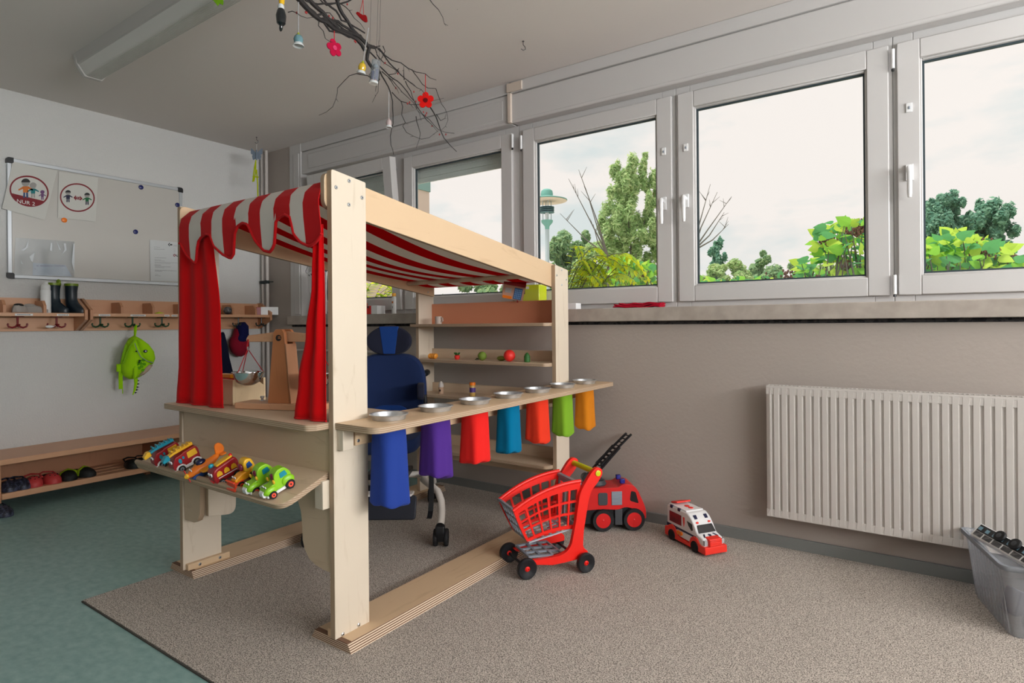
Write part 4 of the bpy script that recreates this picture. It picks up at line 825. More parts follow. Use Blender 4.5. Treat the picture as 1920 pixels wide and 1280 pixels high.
for q, (cx, cy, cz, rr, m_) in enumerate([(.10, -.12, .06, .05, M('toy_grey', (110, 116, 130), .5)), (.22, -.10, .05, .045, M('toy_navy', (50, 60, 100), .5)), (.28, -.20, .05, .045, M('toy_plum', (110, 50, 90), .5)), (.10, -.22, .05, .045, M('toy_teal', (60, 110, 120), .5))]):
    v = T.matrix_world if False else Matrix.Translation(T.location) @ Matrix.Rotation(ang, 4, 'Z'); p = v @ Vector((cx, cy, .004))
    b = MB(); b.prism(rpoly([(-rr, 0), (rr, 0), (rr * .8, rr * 1.5), (-rr * .3, rr * 2)], .01), 'y', -rr * .7, rr * .7)
    single(b, 'toy_block', m_, ['grey toy lying at the near left inside the storage box', 'navy blue toy at the bottom of the storage box near the wall', 'plum coloured toy in the far right of the storage box', 'teal toy in the near right of the storage box'][q], 'toy', (p.x, p.y, p.z), q * .7, bevel=.006)
# toy bus lying across the rim
bt = thing('toy_bus', 'white toy bus with dark windows lying on its side across the storage box rim', 'toy vehicle', tuple(at(1822, 996, 2.26)))
p0, p1 = at(1819, 992, 2.24), at(1945, 1062, 1.93); xd = (p1 - p0).normalized(); zd = Vector((0, 0, 1)); yd = zd.cross(xd).normalized(); zd = xd.cross(yd)
mm = Matrix.Identity(4)
for i in range(3): mm[i][0] = xd[i]; mm[i][1] = yd[i]; mm[i][2] = zd[i]
bt.rotation_euler = (mm.to_3x3() @ Matrix.Rotation(math.radians(48), 3, 'X')).to_euler()
b = MB(); b.prism(rpoly([(.0, -.012), (.34, -.012), (.34, .045), (.0, .045)], .008), 'z', -.035, .0); b.build('body', whitep, bt, bevel=.004)
b = MB()
for q in range(7): b.bx(.012 + q * .046, .050 + q * .046, -.006, .012, .0, .0015)
b.build('window_band', M('window_black', (18, 18, 22), .1, coat=.6), bt)
b = MB(); b.bx(.01, .33, .014, .042, .0, .001, 0)
for q in range(9): b.bx(.014 + q * .035, .030 + q * .035, .020, .034, .001, .002, 1)
b.build('underframe', [dark, M('pale_blue_plastic', (120, 160, 180), .4)], bt)
for x in (.115, .185, .29): b = MB(); b.lathe([(.020, 0), (.022, .004), (.020, .010), (.012, .011)], (x, .034, .0), 20); b.lathe([(.012, .0105), (.006, .012)], (x, .034, .0), 16, 'z', 1); b.build('wheel', [darkr, M('dark_grey_plastic', (60, 62, 66), .5)], bt)
# ================================================================ WHITEBOARD AND PAPERS
WBX = XW + .018
def wp(px, py, x=WBX): p = on(px, py, 'x', x); return (p.y, p.z)
Wb_ = thing('whiteboard', 'large whiteboard with aluminium frame and dark corners hanging on the left wall', 'whiteboard', (XW + .001, 1.83, 1.40))
y0, y1, z0, z1 = 1.282, 2.368, 1.402, 2.166
b = MB(); b.bx(XW + .001, WBX - .004, y0 + .01, y1 - .01, z0 + .01, z1 - .01); b.build('writing_surface', M('whiteboard_face', (190, 186, 180), .25, coat=.25), Wb_, world=True)
b = MB(); fr_ = .024
for a in ((y0, y1, z1 - fr_, z1), (y0, y1, z0, z0 + fr_), (y0, y0 + fr_, z0 + fr_, z1 - fr_), (y1 - fr_, y1, z0 + fr_, z1 - fr_)): b.bx(XW + .001, WBX, *a)
b.build('frame', M('board_aluminium', (186, 190, 194), .4, .6), Wb_, world=True, bevel=.003)
for yy, zz in ((y0, z0), (y0, z1), (y1, z0), (y1, z1)):
    sy = 1 if yy == y0 else -1; sz = 1 if zz == z0 else -1; b = MB()
    b.prism(rpoly([(yy - sy * .004, zz - sz * .004), (yy + sy * .034, zz - sz * .004), (yy + sy * .034, zz + sz * .026), (yy + sy * .026, zz + sz * .034), (yy - sy * .004, zz + sz * .034)], [.02, 0, 0, 0, 0]), 'x', XW + .001, WBX + .004); b.build('corner_cap', dark, Wb_, world=True)
def sheet(nm, mats, label, cat, pts, th=.0008, x=WBX + .001, grp=None, mx=None):
    q = [wp(*p) for p in pts]; cy = sum(v[0] for v in q) / len(q); cz = sum(v[1] for v in q) / len(q)
    t = thing(nm, label, cat, (x, cy, cz), group=grp); b = MB(); b.prism(q, 'x', x, x + th); b.build('sheet', mats, t, world=True, smooth=False); return t, x + th
def flat(b, pts, x, mi=0, th=.0004): b.prism([wp(*p) for p in pts], 'x', x, x + th, mi)
def el(cx, cy, rx, ry, rot=0, n=28, a0=0, a1=2 * PI):
    return [(cx + rx * math.cos(a) * math.cos(rot) - ry * math.sin(a) * math.sin(rot), cy + rx * math.cos(a) * math.sin(rot) + ry * math.sin(a) * math.cos(rot)) for a in [a0 + (a1 - a0) * i / n for i in range(n + (0 if a1 - a0 > 6.2 else 1))]]
def k1(p): return [(x / 4.925, 280 + y / 4.925) for x, y in p]
inkred = M('print_dark_red', (122, 22, 34), .7); P_or = M('print_orange', (204, 112, 44), .7); P_te = M('print_teal', (22, 118, 122), .7); P_nv = M('print_navy', (30, 32, 60), .7); P_gr = M('print_green', (24, 98, 56), .7); P_gy = M('print_grey', (150, 146, 142), .7); P_dk = M('print_black', (40, 38, 40), .7); P_pu = M('print_purple', (104, 66, 110), .7)
post_m = M('poster_paper', (198, 196, 190), .6)
def ring(t, x, cx, cy, rx, ry, rot, wd, mat):
    o = el(cx, cy, rx, ry, rot, 40); i = el(cx, cy, rx - wd, ry - wd, rot, 40); b = MB(); o = [wp(*p) for p in k1(o)]; i = [wp(*p) for p in k1(i)]; n = 40
    vs_ = [(x + d, *p) for d in (0, .0004) for p in o + i]; fs = []
    for q in range(n):
        r = (q + 1) % n; fs += [(2 * n + q, 2 * n + r, 3 * n + r, 3 * n + q)]
    b.add(vs_, [f[::-1] for f in fs]); b.build('printed_ring', mat, t, world=True, smooth=False)
def figure(t, x, cx, cy, s, body, legs, hair, skin=P_gy, skirt=False):
    b = MB(); F_ = lambda pts: [(cx + u * s, cy + v * s) for u, v in pts]
    flat(b, k1(F_([(-.55, -.1), (.55, -.1), (.6 if skirt else .5, 1.1), (-.6 if skirt else -.5, 1.1)])), x, 0); flat(b, k1(F_([(-.5, -.1), (-.45, .35), (-1.35, .75), (-1.45, .5)])), x, 0); flat(b, k1(F_([(.5, -.1), (1.45, .5), (1.35, .75), (.45, .35)])), x, 0)
    flat(b, k1(F_([(-.45, 1.1), (-.08, 1.1), (-.12, 2.1), (-.5, 2.1)])), x, 1); flat(b, k1(F_([(.08, 1.1), (.45, 1.1), (.5, 2.1), (.12, 2.1)])), x, 1)
    flat(b, k1(el(cx, cy - .75 * s, .78 * s, .66 * s)), x + .0003, 2); flat(b, k1(el(cx, cy - .85 * s, .86 * s, .74 * s, 0, 18, PI, 2 * PI)), x + .0006, 3)
    b.build('printed_figure', [body, legs, skin, hair], t, world=True, smooth=False)
t, x = sheet('sign_poster', post_m, 'tilted sign reading NUR 2 with three figures in a red ring on the whiteboard', 'poster', k1([(118, 112), (528, 196), (412, 655), (18, 545)]))
ring(t, x, 268, 386, 184, 142, .24, 15, inkred)
ch_ = el(268, 386, 178, 137, .24, 24, .42, 2.72); b = MB(); flat(b, k1(ch_), x + .0002); b.build('printed_band', inkred, t, world=True, smooth=False)
figure(t, x + .0003, 236, 346, 48, P_or, M('print_denim', (44, 70, 110), .7), P_dk); figure(t, x + .0003, 304, 366, 38, P_te, P_gy, P_gy); figure(t, x + .0003, 390, 415, 24, P_pu, P_pu, P_pu, P_pu)
def wtext(txt, size, mat, t, cx, cy, slope, x, nm='printed_text'):
    p = wp(*k1([(cx, cy)])[0]) if True else None; ca, sa = math.cos(slope), math.sin(slope)
    text_mesh(txt, size, mat, t, nm, lambda a, b_, c: (x + c * .3 + .0003 - t.location.x, p[0] + a * ca - b_ * sa - t.location.y, p[1] + a * sa + b_ * ca - t.location.z))
wtext('NUR 2', .034, paper, t, 238, 492, -.06, x + .0008)
t, x = sheet('sign_poster', post_m, 'sign of two children with a distance arrow in a red ring on the whiteboard', 'poster', k1([(542, 205), (905, 262), (882, 668), (532, 630)]))
ring(t, x, 713, 445, 162, 132, .14, 13, inkred)
figure(t, x + .0003, 627, 424, 30, P_nv, P_nv, P_dk, skirt=True); figure(t, x + .0003, 803, 448, 30, P_gr, P_nv, P_dk)
b = MB(); flat(b, k1([(678, 446), (700, 422), (700, 436), (736, 440), (736, 428), (762, 456), (736, 474), (736, 464), (700, 460), (700, 474)]), x + .0003); b.build('printed_arrow', inkred, t, world=True, smooth=False)
wtext('1,5 m', .013, paper, t, 719, 448, -.03, x + .0008)
def magnet(px, py, mat, lab):
    p = on(px, py, 'x', WBX); b = MB(); b.lathe([(.001, .008), (.013, .0075), (.0165, .005), (.0165, 0), (.001, 0)], (0, 0, 0), 20, 'x'); single(b, 'magnet', mat, lab, 'magnet', (WBX - .003, p.y, p.z), group='round magnets on the whiteboard')
mb_ = M('magnet_blue', (20, 28, 96), .35)
magnet(264.5, 351, mb_, 'blue round magnet near the top edge of the whiteboard'); magnet(332.7, 384, mb_, 'blue round magnet at the right edge of the whiteboard'); magnet(254.3, 434.5, mb_, 'blue round magnet in the middle of the whiteboard'); magnet(120.5, 412.5, orgp, 'orange round magnet below the right hand sign poster')
t, x = sheet('plastic_sleeve', see_through('sleeve_film', (244, 246, 247), .08, .05, .06), 'crumpled clear plastic sleeve with a handwritten note at the lower left of the whiteboard', 'plastic sleeve', k1([(142, 815), (686, 852), (684, 1175), (130, 1160)]), x=WBX + .003)
for q in ([(190, 930), (235, 905), (262, 835), (255, 905), (215, 938)], [(270, 990), (318, 950), (300, 1040), (285, 1030)], [(458, 930), (468, 862), (480, 865), (476, 940)], [(518, 840), (560, 930), (545, 925)], [(585, 868), (605, 868), (612, 930), (568, 972), (595, 925)], [(676, 870), (686, 870), (684, 1140), (660, 1040)], [(190, 1025), (212, 1060), (196, 1058)]): b = MB(); flat(b, k1(q), WBX + .0042); b.build('film_highlight', see_through('film_highlight_pale', (240, 244, 248), .2, .6, .1, (240, 244, 248)), t, world=True, smooth=False)  # pale strips laid on as painted highlights of the crumpled film
t2, x = sheet('handwritten_note', M('note_blue_paper', (176, 188, 204), .8), 'pale blue lined note with two lines of handwriting inside the clear sleeve', 'note', k1([(304, 1048), (602, 1066), (665, 1174), (300, 1160)]), x=WBX + .0012)
b = MB(); rr = random.Random(3)
for (yy, xa, xb) in ((1078, 335, 590), (1104, 318, 330)):
    u = xa
    while u < xb:
        wv_ = rr.uniform(6, 14); hh = rr.uniform(4, 12); flat(b, k1([(u, yy), (u + wv_ * .4, yy - hh), (u + wv_ * .5, yy - hh), (u + 3, yy + 2)]), x + .0002); flat(b, k1([(u + wv_ * .4, yy - hh), (u + wv_, yy), (u + wv_ - 2, yy + 2), (u + wv_ * .4 - 2, yy - hh + 3)]), x + .0002); u += wv_ + (16 if rr.random() < .18 else 1)
b.build('handwriting', M('ink_violet', (84, 60, 110), .7), t2, world=True, smooth=False)
def k2(p): return [(180 + x / 5.333, 320 + y / 5.333) for x, y in p]
t, x = sheet('letter_sheet', M('letter_paper', (196, 198, 198), .6), 'printed letter with a small logo at the lower right of the whiteboard', 'letter', k2([(535, 690), (838, 718), (838, 1106), (545, 1102)]))
b = MB(); rr = random.Random(9)
for yy, xa, xb, hh in [(762, 580, 640, 4), (782, 580, 685, 5), (868, 585, 700, 5), (888, 585, 650, 4), (898, 585, 690, 4), (912, 585, 812, 4), (922, 585, 745, 4), (940, 585, 650, 8), (955, 588, 745, 6), (966, 588, 680, 4), (992, 588, 808, 6), (1002, 588, 660, 6), (1035, 590, 620, 4), (1048, 590, 645, 5), (775, 775, 795, 3), (792, 775, 800, 3), (805, 775, 790, 3), (735, 772, 808, 5), (748, 772, 808, 4)]:
    u = xa
    while u < xb: w_ = rr.uniform(4, 13); sl = .04; flat(b, k2([(u, yy + u * sl - 24), (min(u + w_, xb), yy + u * sl - 24), (min(u + w_, xb), yy + hh * .6 + u * sl - 24), (u, yy + hh * .6 + u * sl - 24)]), x); u += w_ + 2.5
b.build('printed_text', M('ink_grey', (110, 110, 112), .7), t, world=True, smooth=False)
b = MB(); flat(b, k2([(718, 738), (734, 720), (740, 724), (727, 739), (740, 752), (734, 756)]), x); flat(b, k2([(738, 732), (762, 734), (762, 746), (738, 746)]), x); b.build('logo', P_dk, t, world=True, smooth=False)
b = MB()
for cx, m_ in ((783, 0), (811, 1)):
    for q in range(9):
        if m_ and q in (6, 7): continue
        a = 2 * PI * q / 9; flat(b, k2(el(cx + 9 * math.cos(a), 845 + 10 * math.sin(a), 4, 4, 0, 8)), x, m_)
b.build('red_mark', [inkred, P_dk], t, world=True, smooth=False)

# ================================================================ COAT RACKS
def wy(px, py, x): return on(px, py, 'x', x).y
def rack(label, ya, yb, divs, hooks, tags, nm='coat_rack'):
    t = thing(nm, label, 'coat rack', (XW + .001, (ya + yb) / 2, 1.06))
    x0 = XW + .001
    b = MB(); b.bx(x0, x0 + .018, ya + .018, yb - .018, 1.062, 1.277); b.build('back_panel', beech, t, world=True, bevel=.001)
    b = MB(); b.bx(x0 + .018, x0 + .19, ya + .018, yb - .018, 1.157, 1.179); b.build('shelf', beech, t, world=True, bevel=.0015)
    for y in (ya, yb - .018):
        b = MB(); b.prism([(x0, 1.062), (x0 + .03, 1.062), (x0 + .20, 1.135), (x0 + .20, 1.20), (x0 + .055, 1.282), (x0, 1.282)], 'y', y, y + .018); b.build('end_panel', beech_d, t, world=True, bevel=.0015)
    for y in divs:
        b = MB(); b.prism([(x0 + .018, 1.179), (x0 + .175, 1.179), (x0 + .175, 1.225), (x0 + .145, 1.258), (x0 + .018, 1.258)], 'y', y - .008, y + .008); b.build('divider', beech_d, t, world=True, bevel=.001)
    for px, m_ in hooks:
        y = wy(px, 600, x0 + .11); b = MB(); xx = x0 + .11
        b.bx(xx - .012, xx + .012, y - .03, y + .03, 1.153, 1.157); b.tube([(xx, y, 1.155), (xx, y, 1.10)], .006, 8)
        for s in (-1, 1): b.tube([(xx, y, 1.108), (xx, y + s * .010, 1.092), (xx, y + s * .028, 1.086), (xx, y + s * .044, 1.092), (xx, y + s * .050, 1.104), (xx, y + s * .046, 1.112)], [.006, .006, .006, .0055, .005, .006], 8)
        b.tube([(xx, y, 1.108), (xx + .014, y, 1.092), (xx + .03, y, 1.096), (xx + .033, y, 1.108)], .0055, 8)
        b.build('hook', m_, t, world=True)
    for px, w_ in tags:
        y = wy(px, 590, x0 + .19); b = MB(); b.bx(x0 + .19, x0 + .1908, y - w_ / 2, y + w_ / 2, 1.160, 1.173); q = b.build('name_label', paper, t, world=True, smooth=False)
        b = MB(); rr = random.Random(int(px)); u = y - w_ * .38
        while u < y + w_ * .36: k = rr.uniform(.003, .008); b.bx(x0 + .1908, x0 + .1911, u, u + k, 1.1645, 1.1685); u += k + .0025
        b.build('lettering', P_dk, q, world=True, smooth=False)
    return t
hr = M('hook_red', (120, 18, 26), .35); hg = M('hook_green', (20, 66, 34), .35); hdk = M('hook_grey', (46, 52, 50), .35)
rack('left beech coat rack with red hooks on the left wall below the whiteboard', .66, 1.655, [wy(8, 590, -4.63), wy(84, 590, -4.63)], [(33, hr), (106, hr)], [(45, .09), (118, .065)])
rack('right beech coat rack with green hooks reaching towards the window corner', 1.668, 3.02, [wy(228.5, 588, -4.63), wy(287.4, 588, -4.63), wy(345, 588, -4.63), wy(392, 588, -4.63), wy(437, 588, -4.63), wy(479.5, 588, -4.63)], [(188, hg), (248.5, hg), (303.5, hg), (447, hdk), (490, hdk)], [(196, .07), (259, .10), (313, .035), (327, .04)])
SZ = 1.1795
def spot(px, x=-4.68): return wy(px, 588, x)
# boots
for k, (px, lb) in enumerate([(104, 'dark blue rubber boot with green pull tab, next to the white bottle'), (137, 'dark blue rubber boot with green rim, beside the joint of the two racks')]):
    t = thing('rubber_boot', lb, 'boot', (-4.70, spot(px, -4.70), SZ), .55, group='pair of dark rubber boots on the coat rack shelf')
    bm = M('boot_rubber', (22, 36, 46), .35); b = MB(); rg = []
    for z, cx, rx, ry in [(.0, .022, .066, .032), (.012, .022, .068, .034), (.030, .020, .066, .034), (.050, .006, .050, .033), (.070, -.008, .038, .032), (.10, -.012, .034, .031), (.15, -.012, .035, .033), (.185, -.010, .038, .037)]: rg.append([(cx + rx * math.cos(2 * PI * q / 20), ry * math.sin(2 * PI * q / 20), z) for q in range(20)])
    b.loft(rg); b.build('shaft', bm, t)
    b = MB(); b.prism(rpoly([(-.05, -.032), (.06, -.036), (.09, 0), (.06, .036), (-.05, .032)], .02), 'z', 0, .010); b.build('sole', darkr, t, bevel=.002)
    b = MB(); b.lathe([(.0385, .182), (.0395, .182), (.0395, .198), (.036, .198)], (-.010, 0, 0), 20); b.build('rim', M('boot_green', (112, 136, 16), .4), t)
    if k == 0: b = MB(); b.ball((.018, .006, .205), (.016, .008, .018), 0, 12, 8); b.build('pull_tab', M('boot_green', (112, 136, 16), .4), t)
t = thing('water_bottle', 'slim white bottle standing left of the rubber boots on the rack shelf', 'bottle', (-4.68, spot(86, -4.68), SZ)); b = MB(); b.lathe([(.001, 0), (.026, .0), (.028, .004), (.028, .145), (.026, .148)], (0, 0, 0), 22); b.build('body', whitep, t)
b = MB(); b.lathe([(.0262, .148), (.0262, .175), (.020, .184), (.014, .186), (.013, .200), (.001, .203)], (0, 0, 0), 22); b.build('cap', paper, t)
def sneaker(px, lb, rz, col, dk, loc=None, L_=.15, grp=None):
    t = thing('slipper', lb, 'shoe', loc or (-4.70, spot(px, -4.70), SZ), rz, group=grp); b = MB(); rg = []
    for x, w_, h in [(-.07, .012, .03), (-.055, .026, .048), (-.03, .030, .05), (0, .030, .044), (.03, .032, .036), (.058, .026, .028), (.075, .010, .016)]: rg.append([(x, w_ * math.cos(PI * q / 10), .006 + h * math.sin(PI * q / 10)) for q in range(11)] + [(x, -w_, .002), (x, w_, .002)])
    b.loft(rg); b.build('upper', col, t); b = MB(); b.ball((-.028, 0, .047), (.036, .022, .012), 0, 14, 8); b.build('opening', dk, t); return t
sh_g = cloth('slipper_grey', (168, 162, 156))
sneaker(40, 'light grey knitted slipper with a dark lining on the left rack shelf', 2.4, sh_g, darkr, grp='pair of grey slippers on the rack shelf'); sneaker(65, 'light grey knitted slipper lying sideways beside its partner near the divider', .9, sh_g, sh_g, grp='pair of grey slippers on the rack shelf')
b = MB(); b.add([(-.02, -.03, .001), (.03, -.02, .001), (.025, .03, .004), (-.015, .012, .016), (-.02, -.03, .002), (.03, -.02, .002), (.025, .03, .005), (-.015, .012, .017)], [(0, 1, 2, 3), (7, 6, 5, 4), (0, 4, 5, 1), (1, 5, 6, 2), (2, 6, 7, 3), (3, 7, 4, 0)]); single(b, 'yellow_paper', M('paper_yellow', (214, 224, 60), .8), 'small folded yellow paper on the right rack shelf', 'paper', (-4.65, spot(297, -4.65), SZ))
b = MB(); b.ball((0, 0, .032), (.036, .034, .032), 0, 16, 12); single(b, 'dark_ball', M('ball_dark', (44, 42, 46), .3, noise=(60, .1), col2=(110, 106, 104)), 'dark speckled round toy on the rack shelf beside the left curtain', 'toy', (-4.66, spot(427, -4.66), SZ))
p = on(507, 580, 'x', -4.66); t = thing('shelf_box', 'white box with a red end at the corner end of the coat rack', 'box', (-4.68, p.y - .02, SZ), -.45); b = MB(); b.bx(-.05, .05, -.055, .085, 0, .068); b.build('carton', whitep, t, bevel=.002); b = MB(); b.bx(-.050, .050, -.090, -.055, 0, .066); b.build('red_end', redd, t, bevel=.002)

# pouch helper: puffed shape from an outline seen on a plane near the wall
def pouch(outl, x, thick, mats, nm, t, rings=9, keep=.0, world=True):
    q = [wp(px, py, x) for px, py in outl]; n = len(q); cy = sum(a[0] for a in q) / n; cz = sum(a[1] for a in q) / n; b = MB(); rg = []
    for i in range(rings * 2 - 1):
        a = -PI / 2 + PI * i / (rings * 2 - 2); s = max(.04, math.cos(a) ** .6 if math.cos(a) > 1e-4 else .04); rg.append([(x + thick / 2 * math.sin(a), cy + (u - cy) * s, cz + (v - cz) * s) for u, v in q])
    b.loft(rg); return b.build(nm, mats, t, world=world)
bg_ = cloth('backpack_lime', (158, 214, 22)); bg2 = cloth('backpack_green', (92, 160, 22)); bg3 = cloth('backpack_piping', (128, 180, 30))  # third green is the darker cloth of the side piping
hx = XW + .11
t = thing('backpack', 'lime green dinosaur shaped child backpack hanging from a rack hook on the wall', 'backpack', (hx, wy(252, 606, hx), 1.09))
X = XW + .13
def c4(p): return [(140 + x / 5.82, 540 + y / 5.82) for x, y in p]
pouch(c4([(650, 515), (600, 545), (560, 620), (530, 720), (510, 820), (512, 900), (545, 965), (600, 995), (660, 990), (720, 960), (780, 900), (820, 850), (845, 780), (840, 700), (790, 620), (720, 555)]), X, .15, bg_, 'body', t)
pouch(c4([(675, 560), (720, 552), (800, 610), (860, 690), (875, 770), (850, 830), (800, 810), (740, 770), (700, 700), (680, 620)]), X + .055, .075, bg_, 'head_flap', t)
pouch(c4([(690, 960), (720, 900), (770, 850), (800, 825), (845, 838), (800, 900), (740, 950)]), X + .045, .07, cloth('backpack_beige', (176, 156, 136)), 'belly_panel', t)
pouch(c4([(640, 870), (660, 850), (690, 865), (690, 920), (660, 990), (640, 990)]), X + .075, .03, bg_, 'foot', t)
pouch(c4([(680, 845), (700, 780), (730, 780), (712, 830)]), X + .075, .03, bg2, 'arm', t)
b = MB(); xx = X + .072
for cx, cy in ((618, 778), (590, 812), (628, 820), (572, 862), (618, 885), (600, 845)): flat(b, c4(el(cx, cy, 22, 17, .2, 6)), xx + .002, th=.002)
b.build('scale_patch', bg2, t, world=True)
b = MB(); p = on(*c4([(772, 688)])[0], 'x', X + .098); b.ball((0, 0, 0), (.006, .014, .011), 0, 12, 8); b.ball((.004, 0, 0), (.004, .006, .006), 1, 8, 6); b.v = [(v[0] + p.x, v[1] + p.y, v[2] + p.z) for v in b.v]; b.build('eye', [P_nv, paper], t, world=True)
def wt(b, pts, x, r, n=6, mi=0): b.tube([on(px, py, 'x', x) for px, py in c4(pts)], r, n, mi)
b = MB(); wt(b, [(655, 600), (672, 650), (690, 690), (720, 750), (800, 800), (852, 812)], X + .096, .0025); b.build('zip', greyp, t, world=True)
b = MB(); wt(b, [(560, 620), (540, 700), (520, 800)], X + .04, .008); wt(b, [(650, 560), (600, 640), (560, 740), (530, 830)], X + .06, .006); b.build('side_piping', bg3, t, world=True)
b = MB(); wt(b, [(658, 405), (655, 450), (655, 520)], X - .01, .006); wt(b, [(672, 400), (668, 460), (660, 520)], X - .0, .006); b.build('hanging_loop', bg_, t, world=True)
b = MB(); wt(b, [(505, 830), (500, 900), (498, 980), (500, 1100)], X - .03, .012); wt(b, [(520, 900), (520, 1000), (524, 1150)], X - .02, .003); b.build('shoulder_strap', bg_, t, world=True); b = MB()
p = on(*c4([(500, 868)])[0], 'x', X - .02); b.box(tuple(p), (.02, .05, .055)); b.build('strap_pad', bg_, t, world=True, bevel=.005)
b = MB(); b.tube([on(px, py, 'x', X + .03) for px, py in c4([(668, 985), (668, 1040), (655, 1110), (635, 1165)])], [.014, .011, .008, .003], 8); b.build('tail', bg_, t, world=True)
for cx, cy in ((690, 1010), (692, 1045), (688, 1080), (678, 1110), (665, 1140)):
    b = MB(); p = on(*c4([(cx - 6, cy)])[0], 'x', X + .03); b.lathe([(.007, 0), (.001, .013)], (0, 0, 0), 6, 'y'); b.v = [(v[0] + p.x, v[1] + p.y, v[2] + p.z) for v in b.v]; b.build('tail_spike', dark, t, world=True)
for cx, cy in ((712, 790), (705, 808), (672, 690)): 
    b = MB(); p = on(*c4([(cx, cy)])[0], 'x', X + .1); b.ball(tuple(p), .006, 0, 6, 4); b.build('claw', dark, t, world=True)
# red and navy cap
def c5(p): return [(410 + x / 6.4, 540 + y / 6.4) for x, y in p]
t = thing('child_cap', 'red and navy child cap hanging from a hook behind the scale', 'cap', (XW + .11, wy(449, 600, XW + .11), 1.09))
pouch(c5([(200, 480), (180, 560), (140, 620), (135, 700), (160, 770), (210, 815), (270, 822), (330, 790), (355, 720), (355, 600), (345, 500), (280, 470)]), XW + .09, .11, cloth('cap_red', (128, 20, 40)), 'crown', t)
pouch(c5([(250, 410), (225, 450), (225, 560), (205, 620), (220, 655), (280, 665), (330, 640), (350, 560), (348, 450), (310, 405)]), XW + .115, .09, cloth('cap_navy', (22, 24, 66)), 'lining', t)
b = MB(); p = on(*c5([(345, 612)])[0], 'x', XW + .14); b.ball(tuple(p), (.008, .014, .014), 0, 12, 8); b.build('pompom', M('cap_coral', (214, 60, 70), .8), t, world=True)
t = thing('dark_jacket', 'dark navy jacket hanging from the rack, mostly hidden by the left curtain', 'jacket', (XW + .1, wy(412, 600, XW + .1), 1.09))
pouch([(404, 625), (398, 660), (392, 712), (398, 722), (425, 720), (438, 712), (432, 688), (427, 668), (424, 645), (418, 622)], XW + .09, .12, cloth('jacket_navy', (20, 22, 44)), 'body', t); b = MB(); b.tube([on(411, 602, 'x', XW + .1), on(411, 628, 'x', XW + .1)], .004, 6); b.build('loop', cloth('jacket_navy', (20, 22, 44)), t, world=True)
# small tag tied on a red hook
b = MB(); p = on(93, 612, 'x', XW + .14); b.ball((0, 0, 0), (.008, .024, .009), 0, 10, 6); b.tube([(0, .02, 0), (-.01, .035, .006)], .002, 5); single(b, 'pacifier_tag', paper, 'small white tag with a cord on the second red hook', 'tag', tuple(p))

# ================================================================ SHOE BENCH
t = thing('shoe_bench', 'long low beech shoe bench with a slatted lower shelf along the left wall', 'bench', (-4.6, 2.05, 0)); ya, yb = 1.125, 3.04
b = MB(); b.bx(XW + .003, -4.407, ya, yb, .288, .320); b.build('seat_board', beech, t, world=True, bevel=.003)
for y in (ya, 2.06, yb - .022): b = MB(); b.bx(XW + .02, -4.42, y, y + .022, .067, .288); b.build('side_panel', beech_d, t, world=True, bevel=.002)
b = MB(); b.bx(XW + .003, XW + .019, ya, yb, .067, .288); b.build('back_panel', beech_d, t, world=True)
for k in range(4): b = MB(); x = -4.77 + k * .092; b.bx(x, x + .07, ya + .022, yb - .022, .098, .120); b.build('slat', beech, t, world=True, bevel=.003)
b = MB(); b.bx(-4.435, -4.41, ya + .022, yb - .022, .086, .121); b.build('front_rail', beech, t, world=True, bevel=.003)
for y in (ya + .03, 2.06, yb - .06): b = MB(); b.bx(-4.76, -4.72, y, y + .03, 0, .098); b.build('leg', beech_d, t, world=True)
def clog(px, lb, rz, col, x=-4.51, z=.1205, dots=dark, grp=None, strap=None, s=1.0, py=905):
    y = wy(px, py, x + .04); t = thing('clog' if strap is None else 'sandal', lb, 'shoe', (x, y, z), rz, group=grp)
    b = MB(); rg = []
    for xx, w_, h in [(-.07, .020, .022), (-.05, .034, .030), (-.02, .036, .032), (0, .040, .046), (.03, .044, .050), (.06, .040, .040), (.08, .028, .026), (.090, .010, .014)]: rg.append([(xx * s, w_ * s * math.cos(PI * q / 12), .010 + h * s * math.sin(PI * q / 12) ** .8) for q in range(13)] + [(xx * s, -w_ * s, .001), (xx * s, w_ * s, .001)])
    b.loft(rg); b.build('upper', col, t)
    b = MB(); b.ball((-.035 * s, 0, .036 * s), (.034 * s, .026 * s, .010), 0, 14, 8); b.build('opening', dots, t)
    if strap is None:
        b = MB(); b.tube([(0, .038 * s, .04), (-.05 * s, .036 * s, .052), (-.078 * s, 0, .055), (-.05 * s, -.036 * s, .052), (0, -.038 * s, .04)], .005, 6); b.build('heel_strap', col, t)
        for dx, dy, dz in ((.075, .012, .030), (.075, -.014, .030), (.064, .0, .047), (.050, .020, .052), (.050, -.020, .052), (.082, .0, .022), (.035, .0, .0585)):
            b = MB(); b.ball((dx * s, dy * s, dz * s), .0038, 0, 6, 4); b.build('vent_hole', dots, t)
    else:
        b = MB(); b.tube([(.005, .041, .012), (.008, .036, .045), (.01, 0, .062), (.008, -.036, .045), (.005, -.041, .012)], .015, 8, flat=.35); b.build('strap', strap, t)
coral = M('clog_coral', (196, 62, 62), .5); navd = M('clog_navy', (20, 22, 38), .5, noise=(55, .06), col2=(70, 74, 96)); blk = M('sandal_black', (18, 20, 20), .6); lim = M('strap_lime', (150, 176, 20), .5)
G = 'children clogs and sandals on the bench shelf'
clog(20, 'dark navy patterned clog at the left end of the bench shelf', -.1, navd, dots=darkr, grp=G); clog(40, 'dark navy patterned clog beside the coral pair on the bench shelf', .1, navd, dots=darkr, grp=G)
clog(67, 'coral pink clog, left one of the pair on the bench shelf', -.15, coral, grp=G); clog(98, 'coral pink clog, right one of the pair on the bench shelf', .1, coral, grp=G)
